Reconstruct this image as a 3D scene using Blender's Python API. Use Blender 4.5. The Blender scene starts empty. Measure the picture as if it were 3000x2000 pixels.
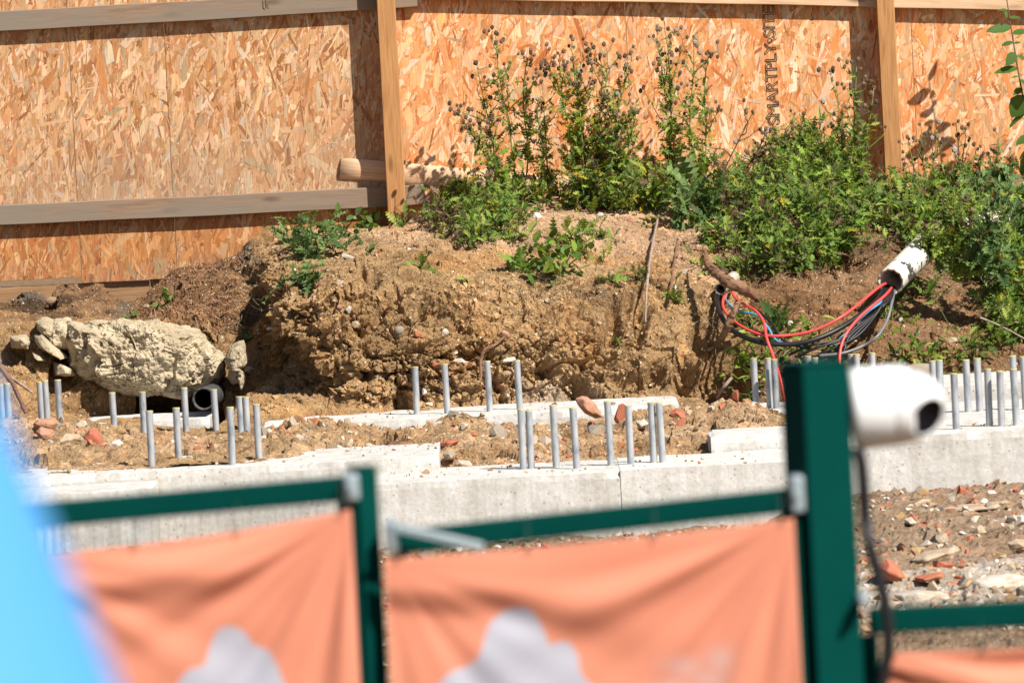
import bpy, bmesh, math, random
import numpy as np
from mathutils import Vector, Matrix

random.seed(7)
rng = np.random.default_rng(11)
SC = bpy.context.scene
COL = SC.collection

# ------------------------------------------------------------------ camera, sky, sun, exposure
PIX = 23.5 / 180 / 3000              # radians-ish per photo pixel (3000 wide)
PITCH, ROLL = math.radians(2.6), math.radians(-3.0)
CAM = np.array([0.0, 0.0, 2.05])
FW = np.array([0, math.cos(PITCH), -math.sin(PITCH)])
_u = np.array([0, math.sin(PITCH), math.cos(PITCH)])
_r = np.array([1.0, 0, 0])
RT = math.cos(ROLL) * _r + math.sin(ROLL) * _u
UP = math.cos(ROLL) * _u - math.sin(ROLL) * _r
cam_d = bpy.data.cameras.new('camera')
cam_d.sensor_width = 23.5
cam_d.lens = 180
cam_d.clip_end = 6000
cam_d.dof.use_dof = True
cam_d.dof.focus_distance = 37.3
cam_d.dof.aperture_fstop = 7.0
cam = bpy.data.objects.new('camera', cam_d)
COL.objects.link(cam)
m = Matrix(((RT[0], UP[0], -FW[0], CAM[0]), (RT[1], UP[1], -FW[1], CAM[1]), (RT[2], UP[2], -FW[2], CAM[2]), (0, 0, 0, 1)))
cam.matrix_world = m
SC.camera = cam

SUN_AZ, SUN_EL = math.radians(45), math.radians(46)   # azimuth to the right of straight-behind-camera
S = np.array([math.sin(SUN_AZ) * math.cos(SUN_EL), -math.cos(SUN_AZ) * math.cos(SUN_EL), math.sin(SUN_EL)])
world = bpy.data.worlds.new('World')
SC.world = world
world.use_nodes = True
wn = world.node_tree
sky = wn.nodes.new('ShaderNodeTexSky')
sky.sky_type = 'NISHITA'
sky.sun_disc = False
sky.sun_elevation = SUN_EL
sky.sun_rotation = math.atan2(S[0], S[1])
wn.links.new(sky.outputs[0], wn.nodes['Background'].inputs[0])
wn.nodes['Background'].inputs[1].default_value = 0.05
sun_d = bpy.data.lights.new('sun', 'SUN')
sun_d.energy = 4.9
sun_d.angle = math.radians(0.5)
sun_d.color = (1.0, 0.95, 0.87)
sun = bpy.data.objects.new('sun', sun_d)
COL.objects.link(sun)
sun.rotation_euler = Vector(tuple(-S)).to_track_quat('-Z', 'Y').to_euler()
sun.location = (20, -20, 30)
SC.view_settings.view_transform = 'Standard'
SC.view_settings.look = 'None'
SC.view_settings.gamma = 1
SC.view_settings.use_curve_mapping = False
SC.view_settings.exposure = 0.7

# ------------------------------------------------------------------ geometry of the view: pixel + depth -> world
def W(px, py, Y):
    d = FW + (px - 1500) * PIX * RT - (py - 1000) * PIX * UP
    return CAM + d * (Y / d[1])

def G(px, py, z):
    d = FW + (px - 1500) * PIX * RT - (py - 1000) * PIX * UP
    return CAM + d * ((z - CAM[2]) / d[2])

def proj(P):
    q = np.asarray(P, float) - CAM
    k = q @ FW
    return 1500 + (q @ RT) / k / PIX, 1000 - (q @ UP) / k / PIX

# ------------------------------------------------------------------ numpy noise
def _h(ix, iy, iz, seed):
    n = (ix.astype(np.uint32) * np.uint32(374761393) + iy.astype(np.uint32) * np.uint32(668265263)
         + iz.astype(np.uint32) * np.uint32(2147483647) + np.uint32((seed * 974711 + 12345) & 0xffffffff))
    n = (n ^ (n >> np.uint32(13))) * np.uint32(1274126177)
    n = (n ^ (n >> np.uint32(16))) * np.uint32(2246822519)
    n = n ^ (n >> np.uint32(15))
    return (n & np.uint32(0xffffff)).astype(np.float64) / float(0x1000000)

def vnoise(P, seed=0):
    i = np.floor(P).astype(np.int64)
    f = P - i
    f = f * f * f * (f * (f * 6 - 15) + 10)
    out = 0
    for a in (0, 1):
        wx = f[:, 0] if a else 1 - f[:, 0]
        for b in (0, 1):
            wy = f[:, 1] if b else 1 - f[:, 1]
            for c in (0, 1):
                wz = f[:, 2] if c else 1 - f[:, 2]
                out = out + wx * wy * wz * _h(i[:, 0] + a, i[:, 1] + b, i[:, 2] + c, seed)
    return out * 2 - 1

def fbm(P, oct=4, seed=0, gain=0.5):
    s, a, t = 0, 1, 0
    for k in range(oct):
        s = s + a * vnoise(P * (2.03 ** k) + 17.3 * k, seed + k)
        t += a
        a *= gain
    return s / t

def worley(P, seed=0, tilt=False):
    i = np.floor(P).astype(np.int64)
    f1 = np.full(len(P), 9.0)
    f2 = np.full(len(P), 9.0)
    idv = np.zeros(len(P)); tl = np.zeros(len(P))
    for a in (-1, 0, 1):
        for b in (-1, 0, 1):
            for c in (-1, 0, 1):
                x, y, z = i[:, 0] + a, i[:, 1] + b, i[:, 2] + c
                q = np.stack([x + _h(x, y, z, seed), y + _h(x, y, z, seed + 1), z + _h(x, y, z, seed + 2)], 1)
                d = np.sqrt(((q - P) ** 2).sum(1))
                nearer = d < f1
                f2 = np.where(nearer, f1, np.minimum(f2, d))
                idv = np.where(nearer, _h(x, y, z, seed + 3), idv)
                if tilt:
                    tv = (P[:, 0] - q[:, 0]) * (_h(x, y, z, seed + 4) - .5) + (P[:, 1] - q[:, 1]) * (_h(x, y, z, seed + 5) - .5) + (P[:, 2] - q[:, 2]) * (_h(x, y, z, seed + 6) - .5)
                    tl = np.where(nearer, tv, tl)
                f1 = np.where(nearer, d, f1)
    return (f1, f2, idv, tl) if tilt else (f1, f2, idv)

def sstep(a, b, x):
    t = np.clip((x - a) / (b - a), 0, 1)
    return t * t * (3 - 2 * t)

# ------------------------------------------------------------------ object helpers
def tag(o, label=None, cat=None, group=None, kind=None):
    if label: o['label'] = label
    if cat: o['category'] = cat
    if group: o['group'] = group
    if kind: o['kind'] = kind
    return o

def link(name, me, mat=None, parent=None, kind=None):
    o = bpy.data.objects.new(name, me)
    COL.objects.link(o)
    if mat is not None and not me.materials:
        me.materials.append(mat)
    if parent is not None:
        o.parent = parent
    if kind: o['kind'] = kind
    return o

def thing(name, loc, label, cat, group=None, rot=(0, 0, 0)):
    o = bpy.data.objects.new(name, None)
    COL.objects.link(o)
    o.location = tuple(loc)
    o.rotation_euler = rot
    o.empty_display_size = 0.05
    return tag(o, label, cat, group)

def np_mesh(name, V, F, smooth=True, col=None):
    """F: (n,3) or (n,4) int array, or list of such arrays"""
    V = np.asarray(V, np.float32)
    Fs = F if isinstance(F, list) else [F]
    Fs = [np.asarray(x, np.int32) for x in Fs if len(x)]
    me = bpy.data.meshes.new(name)
    me.vertices.add(len(V))
    me.vertices.foreach_set('co', V.ravel())
    loops = np.concatenate([x.ravel() for x in Fs])
    tot = np.concatenate([np.full(len(x), x.shape[1], np.int32) for x in Fs])
    start = np.concatenate([[0], np.cumsum(tot)[:-1]]).astype(np.int32)
    me.loops.add(len(loops))
    me.loops.foreach_set('vertex_index', loops)
    me.polygons.add(len(tot))
    me.polygons.foreach_set('loop_start', start)
    me.polygons.foreach_set('loop_total', tot)
    me.polygons.foreach_set('use_smooth', np.full(len(tot), smooth, bool))
    if col is not None:
        a = me.color_attributes.new('col', 'FLOAT_COLOR', 'POINT')
        c = np.ones((len(V), 4), np.float32)
        c[:, :3] = col
        a.data.foreach_set('color', c.ravel())
    me.update(calc_edges=True)
    me.validate()
    return me

def grid_faces(nr, nc):
    i = np.arange(nr * nc).reshape(nr, nc)
    return np.stack([i[:-1, :-1], i[:-1, 1:], i[1:, 1:], i[1:, :-1]], -1).reshape(-1, 4)

def bm_mesh(name, bm, smooth=False):
    me = bpy.data.meshes.new(name)
    bm.normal_update()
    bm.to_mesh(me)
    bm.free()
    if smooth:
        me.polygons.foreach_set('use_smooth', [True] * len(me.polygons))
    return me

def box_mesh(name, x0, x1, y0, y1, z0, z1, bevel=0.0, seg=2):
    bm = bmesh.new()
    vs = [bm.verts.new((x, y, z)) for x in (x0, x1) for y in (y0, y1) for z in (z0, z1)]
    for f in ((0, 1, 3, 2), (4, 6, 7, 5), (0, 4, 5, 1), (2, 3, 7, 6), (0, 2, 6, 4), (1, 5, 7, 3)):
        bm.faces.new([vs[i] for i in f])
    bmesh.ops.recalc_face_normals(bm, faces=bm.faces[:])
    if bevel:
        bmesh.ops.bevel(bm, geom=bm.edges[:], offset=bevel, segments=seg, affect='EDGES', profile=0.5)
    return bm_mesh(name, bm)

def tube_np(pts, rad, n=8, cap=True):
    """vertices / faces of a tube along pts; rad scalar or array"""
    P = np.asarray(pts, float)
    R = np.broadcast_to(np.asarray(rad, float), (len(P),))
    T = np.gradient(P, axis=0)
    T /= np.linalg.norm(T, axis=1)[:, None] + 1e-12
    ref = np.array([0.31, -0.9, 0.29])
    A = np.cross(T, ref); A /= np.linalg.norm(A, axis=1)[:, None] + 1e-12
    B = np.cross(T, A)
    th = np.linspace(0, 2 * math.pi, n, endpoint=False)
    V = P[:, None, :] + R[:, None, None] * (np.cos(th)[None, :, None] * A[:, None, :] + np.sin(th)[None, :, None] * B[:, None, :])
    V = V.reshape(-1, 3)
    k = len(P)
    i = np.arange(k * n).reshape(k, n)
    j = np.roll(i, -1, axis=1)
    F = np.stack([i[:-1], j[:-1], j[1:], i[1:]], -1).reshape(-1, 4)
    tris = []
    if cap:
        V = np.vstack([V, P[0], P[-1]])
        c0, c1 = k * n, k * n + 1
        for a in range(n):
            b = (a + 1) % n
            tris.append((c0, b, a))
            tris.append((c1, (k - 1) * n + a, (k - 1) * n + b))
    return V, F, np.array(tris, int).reshape(-1, 3)

class Acc:
    """collects pieces into one mesh"""
    def __init__(s): s.V = []; s.Q = []; s.T = []; s.C = []; s.n = 0
    def add(s, V, Q=None, T=None, col=(1, 1, 1)):
        V = np.asarray(V, float)
        if Q is not None and len(Q): s.Q.append(np.asarray(Q) + s.n)
        if T is not None and len(T): s.T.append(np.asarray(T) + s.n)
        s.V.append(V); s.n += len(V)
        c = np.asarray(col, float)
        s.C.append(np.broadcast_to(c, (len(V), 3)))
    def tube(s, pts, rad, n=5, col=(1, 1, 1)):
        V, Q, T = tube_np(pts, rad, n)
        s.add(V, Q, T, col)
    def mesh(s, name, smooth=True):
        F = []
        if s.Q: F.append(np.concatenate(s.Q))
        if s.T: F.append(np.concatenate(s.T))
        return np_mesh(name, np.concatenate(s.V), F, smooth, np.concatenate(s.C))

def spline(pts, n=40):
    P = np.asarray(pts, float)
    if len(P) < 3:
        t = np.linspace(0, 1, n)[:, None]
        return P[0] * (1 - t) + P[-1] * t
    Q = np.vstack([2 * P[0] - P[1], P, 2 * P[-1] - P[-2]])
    out = []
    m_ = len(P) - 1
    per = max(2, n // m_)
    for i in range(m_):
        p0, p1, p2, p3 = Q[i:i + 4]
        t = np.linspace(0, 1, per, endpoint=False)[:, None]
        out.append(0.5 * (2 * p1 + (p2 - p0) * t + (2 * p0 - 5 * p1 + 4 * p2 - p3) * t ** 2 + (3 * p1 - p0 - 3 * p2 + p3) * t ** 3))
    out.append(P[-1:])
    return np.vstack(out)

# ------------------------------------------------------------------ materials
def new_mat(name):
    mt = bpy.data.materials.new(name)
    mt.use_nodes = True
    nt = mt.node_tree
    b = nt.nodes['Principled BSDF']
    b.inputs['Roughness'].default_value = 0.85
    b.inputs['Specular IOR Level'].default_value = 0.25
    return mt, nt, b

def N(nt, t, **kw):
    n = nt.nodes.new(t)
    for k, v in kw.items():
        if k in n.inputs: n.inputs[k].default_value = v
        else: setattr(n, k, v)
    return n

def ramp(nt, fac, stops, interp='LINEAR'):
    r = nt.nodes.new('ShaderNodeValToRGB')
    r.color_ramp.interpolation = interp
    while len(r.color_ramp.elements) < len(stops): r.color_ramp.elements.new(0.5)
    for e, (p, c) in zip(r.color_ramp.elements, stops):
        e.position = p
        e.color = (*c, 1) if len(c) == 3 else c
    nt.links.new(fac, r.inputs[0])
    return r.outputs[0]

def mix(nt, a, b, fac, mode='MIX'):
    x = nt.nodes.new('ShaderNodeMix')
    x.data_type = 'RGBA'
    x.blend_type = mode
    for s_, v in ((6, a), (7, b)):
        if isinstance(v, tuple): x.inputs[s_].default_value = (*v, 1)
        else: nt.links.new(v, x.inputs[s_])
    if isinstance(fac, (int, float)): x.inputs[0].default_value = fac
    else: nt.links.new(fac, x.inputs[0])
    return x.outputs[2]

def coords(nt, scale=(1, 1, 1), kind='Object'):
    tc = nt.nodes.new('ShaderNodeTexCoord')
    mp = nt.nodes.new('ShaderNodeMapping')
    mp.inputs['Scale'].default_value = scale
    nt.links.new(tc.outputs[kind], mp.inputs[0])
    return mp.outputs[0]

def noise(nt, vec, scale, detail=4, rough=0.6, dist=0.0):
    n = N(nt, 'ShaderNodeTexNoise', Scale=scale, Detail=detail, Roughness=rough, Distortion=dist)
    nt.links.new(vec, n.inputs['Vector'])
    return n.outputs[0]

def bump(nt, b, h, dist=0.004, strength=0.6, prev=None):
    n = N(nt, 'ShaderNodeBump', Strength=strength, Distance=dist)
    nt.links.new(h, n.inputs['Height'])
    if prev is not None: nt.links.new(prev, n.inputs['Normal'])
    nt.links.new(n.outputs[0], b.inputs['Normal'])
    return n.outputs[0]

def attr_col(nt):
    a = nt.nodes.new('ShaderNodeAttribute')
    a.attribute_name = 'col'
    return a.outputs['Color']

def obj_random(nt):
    return nt.nodes.new('ShaderNodeObjectInfo').outputs['Random']

def earth_mat(name, use_attr=True):
    mt, nt, b = new_mat(name)
    v = coords(nt)
    base = attr_col(nt)
    n1 = noise(nt, v, 14, 6, 0.65)
    n2 = noise(nt, v, 90, 5, 0.7)
    n3 = noise(nt, v, 3.0, 3, 0.5)
    c = mix(nt, base, ramp(nt, n1, [(0.3, (0.55, 0.5, 0.45)), (0.5, (1, 1, 1)), (0.72, (1.35, 1.25, 1.15))]), 1.0, 'MULTIPLY')
    c = mix(nt, c, ramp(nt, n2, [(0.28, (0.55, 0.52, 0.5)), (0.5, (1, 1, 1)), (0.75, (1.4, 1.38, 1.35))]), 0.85, 'MULTIPLY')
    c = mix(nt, c, ramp(nt, n3, [(0.3, (0.9, 0.8, 0.7)), (0.7, (1.1, 1.12, 1.15))]), 0.7, 'MULTIPLY')
    # small pale and rusty grit set in the clay
    vo = N(nt, 'ShaderNodeTexVoronoi', Scale=62.0)
    nt.links.new(v, vo.inputs['Vector'])
    sel = ramp(nt, vo.outputs['Distance'], [(0.20, (1, 1, 1)), (0.30, (0, 0, 0))])
    pick = N(nt, 'ShaderNodeSeparateColor')
    nt.links.new(vo.outputs['Color'], pick.inputs[0])
    rare = ramp(nt, pick.outputs[0], [(0.80, (0, 0, 0)), (0.84, (1, 1, 1))])
    ff = N(nt, 'ShaderNodeMath', operation='MULTIPLY')
    nt.links.new(sel, ff.inputs[0]); nt.links.new(rare, ff.inputs[1])
    grit = ramp(nt, pick.outputs[1], [(0.0, (0.52, 0.40, 0.27)), (0.5, (0.62, 0.55, 0.45)), (0.8, (0.45, 0.18, 0.09)), (1.0, (0.30, 0.29, 0.28))], 'CONSTANT')
    c = mix(nt, c, grit, ff.outputs[0])
    nt.links.new(c, b.inputs['Base Color'])
    b.inputs['Roughness'].default_value = 0.95
    b.inputs['Specular IOR Level'].default_value = 0.1
    h = N(nt, 'ShaderNodeMath', operation='ADD')
    nt.links.new(n1, h.inputs[0]); nt.links.new(n2, h.inputs[1])
    bump(nt, b, h.outputs[0], 0.02, 0.9)
    return mt

def concrete_mat(name, c0=(0.51, 0.495, 0.46), c1=(0.63, 0.62, 0.60), pits=True):
    mt, nt, b = new_mat(name)
    v = coords(nt)
    n1 = noise(nt, v, 5, 6, 0.65)
    n2 = noise(nt, v, 60, 4, 0.6)
    n3 = noise(nt, coords(nt, (14, 14, 2.0)), 1.2, 4, 0.6)
    c = ramp(nt, n1, [(0.3, c0), (0.7, c1)])
    c = mix(nt, c, ramp(nt, n2, [(0.3, (0.86, 0.85, 0.84)), (0.7, (1.08, 1.08, 1.08))]), 1.0, 'MULTIPLY')
    c = mix(nt, c, ramp(nt, n3, [(0.35, (0.70, 0.66, 0.60)), (0.6, (1.02, 1.02, 1.02))]), 0.55, 'MULTIPLY')
    if pits:
        vo = N(nt, 'ShaderNodeTexVoronoi', Scale=26.0)
        nt.links.new(v, vo.inputs['Vector'])
        d = ramp(nt, vo.outputs['Distance'], [(0.10, (0.35, 0.33, 0.3)), (0.16, (1, 1, 1))])
        c = mix(nt, c, d, 0.55, 'MULTIPLY')
        n4 = noise(nt, v, 2.3, 3)
        c = mix(nt, c, (0.33, 0.2, 0.1), ramp(nt, n4, [(0.62, (0, 0, 0)), (0.8, (0.5, 0.5, 0.5))]))
    nt.links.new(c, b.inputs['Base Color'])
    b.inputs['Roughness'].default_value = 0.9
    bump(nt, b, n2, 0.004, 0.5)
    return mt

def wood_mat(name, light, dark, grey=None, gfac=0.0, knots=True):
    """grain along local X"""
    mt, nt, b = new_mat(name)
    v = coords(nt, (1.2, 14, 14))
    g = noise(nt, v, 3.2, 5, 0.6, 0.6)
    g2 = noise(nt, coords(nt, (3, 110, 110)), 2.0, 3, 0.6)
    c = ramp(nt, g, [(0.3, dark), (0.5, light), (0.7, tuple(min(1, x * 1.12) for x in light))])
    c = mix(nt, c, ramp(nt, g2, [(0.3, (0.72, 0.66, 0.6)), (0.6, (1.06, 1.06, 1.06))]), 0.8, 'MULTIPLY')
    if knots:
        vo = N(nt, 'ShaderNodeTexVoronoi', Scale=1.0)
        nt.links.new(coords(nt, (2.6, 8.5, 8.5)), vo.inputs['Vector'])
        k = ramp(nt, vo.outputs['Distance'], [(0.05, (1, 1, 1)), (0.13, (0.35, 0.35, 0.35)), (0.17, (0, 0, 0))])
        c = mix(nt, c, tuple(x * 0.45 for x in dark), k)
    if grey:
        n3 = noise(nt, coords(nt, (1.2, 4, 4)), 2.0, 4, 0.6)
        c = mix(nt, c, grey, ramp(nt, n3, [(0.35, (gfac * 0.4,) * 3), (0.65, (min(1, gfac * 1.3),) * 3)]))
    nt.links.new(c, b.inputs['Base Color'])
    b.inputs['Roughness'].default_value = 0.7
    bump(nt, b, g2, 0.0015, 0.5)
    return mt

def plain_mat(name, c, rough=0.6, metal=0.0, spec=0.4, var=0.12, bscale=80, bd=0.0):
    mt, nt, b = new_mat(name)
    v = coords(nt)
    n1 = noise(nt, v, 9, 5, 0.6)
    lo = tuple(x * (1 - var) for x in c); hi = tuple(min(1, x * (1 + var)) for x in c)
    nt.links.new(ramp(nt, n1, [(0.3, lo), (0.7, hi)]), b.inputs['Base Color'])
    b.inputs['Roughness'].default_value = rough
    b.inputs['Metallic'].default_value = metal
    b.inputs['Specular IOR Level'].default_value = spec
    if bd: bump(nt, b, noise(nt, v, bscale, 3), bd, 0.5)
    return mt

def attr_mat(name, rough=0.7, spec=0.25, trans=0.0, grain=None, bd=0.0):
    mt, nt, b = new_mat(name)
    c = attr_col(nt)
    if grain:
        g = noise(nt, coords(nt, grain), 1.0, 4, 0.65)
        c = mix(nt, c, ramp(nt, g, [(0.3, (0.74, 0.68, 0.62)), (0.5, (1, 1, 1)), (0.7, (1.12, 1.12, 1.12))]), 1.0, 'MULTIPLY')
        if bd: bump(nt, b, g, bd, 0.5)
    nt.links.new(c, b.inputs['Base Color'])
    b.inputs['Roughness'].default_value = rough
    b.inputs['Specular IOR Level'].default_value = spec
    if trans:
        tr = nt.nodes.new('ShaderNodeBsdfTranslucent')
        nt.links.new(mix(nt, c, (1.0, 1.0, 0.45), 1.0, 'MULTIPLY'), tr.inputs[0])
        ms = nt.nodes.new('ShaderNodeMixShader')
        ms.inputs[0].default_value = trans
        nt.links.new(b.outputs[0], ms.inputs[1]); nt.links.new(tr.outputs[0], ms.inputs[2])
        nt.links.new(ms.outputs[0], nt.nodes['Material Output'].inputs[0])
    return mt

def stone_mat(name, c0, c1, c2):
    mt, nt, b = new_mat(name)
    v = coords(nt)
    base = ramp(nt, obj_random(nt), [(0.0, c0), (0.5, c1), (1.0, c2)])
    n1 = noise(nt, v, 26, 5, 0.65)
    n2 = noise(nt, v, 150, 3, 0.6)
    c = mix(nt, base, ramp(nt, n1, [(0.3, (0.62, 0.56, 0.5)), (0.5, (1, 1, 1)), (0.75, (1.25, 1.22, 1.2))]), 1.0, 'MULTIPLY')
    c = mix(nt, c, ramp(nt, n2, [(0.3, (0.75, 0.75, 0.75)), (0.7, (1.12, 1.12, 1.12))]), 0.7, 'MULTIPLY')
    # clay smears
    n3 = noise(nt, v, 9, 4, 0.6)
    c = mix(nt, c, (0.33, 0.19, 0.085), ramp(nt, n3, [(0.5, (0, 0, 0)), (0.72, (0.75, 0.75, 0.75))]))
    nt.links.new(c, b.inputs['Base Color'])
    b.inputs['Roughness'].default_value = 0.9
    bump(nt, b, n1, 0.006, 0.6)
    return mt

M = {}
M['earth'] = earth_mat('clay earth')
M['concrete'] = concrete_mat('new concrete')
M['concrete2'] = concrete_mat('fresh pale concrete', (0.55, 0.535, 0.50), (0.66, 0.65, 0.625))
M['oldconcrete'] = concrete_mat('weathered concrete', (0.36, 0.29, 0.19), (0.50, 0.425, 0.30))
M['greywood'] = wood_mat('weathered softwood', (0.29, 0.18, 0.11), (0.17, 0.10, 0.058), (0.22, 0.18, 0.14), 0.75)
M['postwood'] = wood_mat('treated post wood', (0.45, 0.225, 0.088), (0.35, 0.16, 0.058))
M['palewood'] = wood_mat('pale half-round wood', (0.66, 0.44, 0.275), (0.56, 0.345, 0.20))
M['boardwood'] = wood_mat('gravel board wood', (0.34, 0.20, 0.10), (0.25, 0.14, 0.07))
M['strand'] = attr_mat('wood strands', 0.62, 0.3, 0, (170, 170, 13), 0.0006)
M['osb'] = plain_mat('strand board core', (0.5, 0.27, 0.12), 0.8, var=0.35)
M['ink'] = plain_mat('black ink print', (0.06, 0.045, 0.035), 0.8)
M['leaf'] = attr_mat('leaf', 0.6, 0.2, 0.38)
M['stem'] = attr_mat('stem', 0.85, 0.06)
M['chip'] = attr_mat('dry wood chips', 0.9, 0.1, 0)
M['pebble'] = attr_mat('pebbles', 0.9, 0.15, 0, (90, 90, 90), 0.001)
def galv_mat():
    mt, nt, b = new_mat('galvanised rod')
    tc = nt.nodes.new('ShaderNodeTexCoord'); r = obj_random(nt)
    ad = N(nt, 'ShaderNodeVectorMath', operation='ADD')
    cm = nt.nodes.new('ShaderNodeCombineXYZ')
    ml = N(nt, 'ShaderNodeMath', operation='MULTIPLY'); ml.inputs[1].default_value = 37.0
    nt.links.new(r, ml.inputs[0]); nt.links.new(ml.outputs[0], cm.inputs[2])
    nt.links.new(tc.outputs['Object'], ad.inputs[0]); nt.links.new(cm.outputs[0], ad.inputs[1])
    mp = nt.nodes.new('ShaderNodeMapping'); mp.inputs['Scale'].default_value = (30, 30, 11)
    nt.links.new(ad.outputs[0], mp.inputs[0])
    n1 = noise(nt, mp.outputs[0], 1.0, 3, 0.6)
    c = ramp(nt, n1, [(0.28, (0.20, 0.215, 0.24)), (0.45, (0.36, 0.375, 0.40)), (0.58, (0.42, 0.43, 0.44)), (0.72, (0.50, 0.48, 0.43))])
    nt.links.new(c, b.inputs['Base Color'])
    b.inputs['Roughness'].default_value = 0.5
    b.inputs['Metallic'].default_value = 0.25
    return mt
M['galv'] = galv_mat()
M['yellow'] = plain_mat('yellow paint tip', (0.40, 0.37, 0.15), 0.7, var=.3)
M['green'] = plain_mat('dark green powder coat', (0.001, 0.045, 0.038), 0.6, 0, 0.02, 0.06)
M['clampsteel'] = plain_mat('zinc clamp', (0.42, 0.50, 0.54), 0.4, 0.5, 0.5)
M['wire'] = plain_mat('dark green wire', (0.006, 0.03, 0.025), 0.5)
M['white'] = plain_mat('white plastic', (0.78, 0.78, 0.78), 0.35, 0, 0.5, 0.02)
M['lens'] = plain_mat('black lens', (0.006, 0.006, 0.009), 0.35, 0, 0.15)
M['blackrub'] = plain_mat('black cable sheath', (0.012, 0.012, 0.014), 0.45, 0, 0.4, 0.3)
M['greycable'] = plain_mat('grey cable sheath', (0.16, 0.16, 0.165), 0.45)
M['red'] = plain_mat('red cable sheath', (0.80, 0.075, 0.065), 0.4, var=0.06)
M['bluecable'] = plain_mat('blue cable sheath', (0.06, 0.32, 0.55), 0.4)
M['duct'] = plain_mat('cream duct plastic', (0.62, 0.58, 0.50), 0.5, var=0.1)
M['dirtyduct'] = plain_mat('soiled cream duct', (0.36, 0.32, 0.26), 0.7, var=0.35)
M['blackduct'] = plain_mat('dirty grey duct', (0.055, 0.054, 0.052), 0.6, var=0.4)
M['deadwood'] = wood_mat('dead root wood', (0.21, 0.115, 0.065), (0.10, 0.05, 0.03), knots=False)
M['stick'] = wood_mat('dry stick', (0.33, 0.25, 0.20), (0.20, 0.14, 0.11), knots=False)
M['sheet'] = plain_mat('light blue sheet', (0.075, 0.285, 0.60), 0.55, 0, 0.3, 0.03)
M['clay'] = stone_mat('clay', (0.35, 0.21, 0.095), (0.35, 0.21, 0.095), (0.32, 0.19, 0.08))
M['claydark'] = stone_mat('dark clay', (0.15, 0.125, 0.095), (0.15, 0.125, 0.095), (0.13, 0.10, 0.07))
M['stone'] = stone_mat('buff stone', (0.30, 0.20, 0.11), (0.46, 0.37, 0.27), (0.55, 0.42, 0.28))
M['palestone'] = stone_mat('pale stone', (0.5, 0.44, 0.36), (0.62, 0.57, 0.5), (0.55, 0.46, 0.36))
M['brick'] = stone_mat('red brick', (0.42, 0.115, 0.06), (0.48, 0.17, 0.10), (0.36, 0.10, 0.06))
M['pinkstone'] = stone_mat('pink brick', (0.46, 0.24, 0.16), (0.46, 0.24, 0.16), (0.46, 0.24, 0.16))
M['greystone'] = stone_mat('grey stone', (0.27, 0.23, 0.18), (0.33, 0.29, 0.24), (0.24, 0.2, 0.16))
M['darkbrick'] = stone_mat('dark soiled brick', (0.15, 0.075, 0.04), (0.15, 0.075, 0.04), (0.15, 0.075, 0.04))
M['strip_gapshade'] = plain_mat('black strip and gap shade', (0.02, 0.02, 0.022), 0.6)
M['white_bit'] = plain_mat('white china', (0.8, 0.79, 0.76), 0.5, var=0.05)
M['yellowleaf'] = plain_mat('yellow leaf', (0.4, 0.4, 0.04), 0.5)

def banner_mat():
    mt, nt, b = new_mat('orange banner cloth')
    c = attr_col(nt)
    n = noise(nt, coords(nt, (1, 1, 1)), 420, 2)
    c = mix(nt, c, ramp(nt, n, [(0.3, (0.93, 0.93, 0.93)), (0.7, (1.05, 1.05, 1.05))]), 1.0, 'MULTIPLY')
    nt.links.new(c, b.inputs['Base Color'])
    b.inputs['Roughness'].default_value = 0.7
    tr = nt.nodes.new('ShaderNodeBsdfTranslucent')
    nt.links.new(c, tr.inputs[0])
    ms = nt.nodes.new('ShaderNodeMixShader')
    ms.inputs[0].default_value = 0.15
    nt.links.new(b.outputs[0], ms.inputs[1]); nt.links.new(tr.outputs[0], ms.inputs[2])
    nt.links.new(ms.outputs[0], nt.nodes['Material Output'].inputs[0])
    return mt
M['banner'] = banner_mat()

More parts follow.
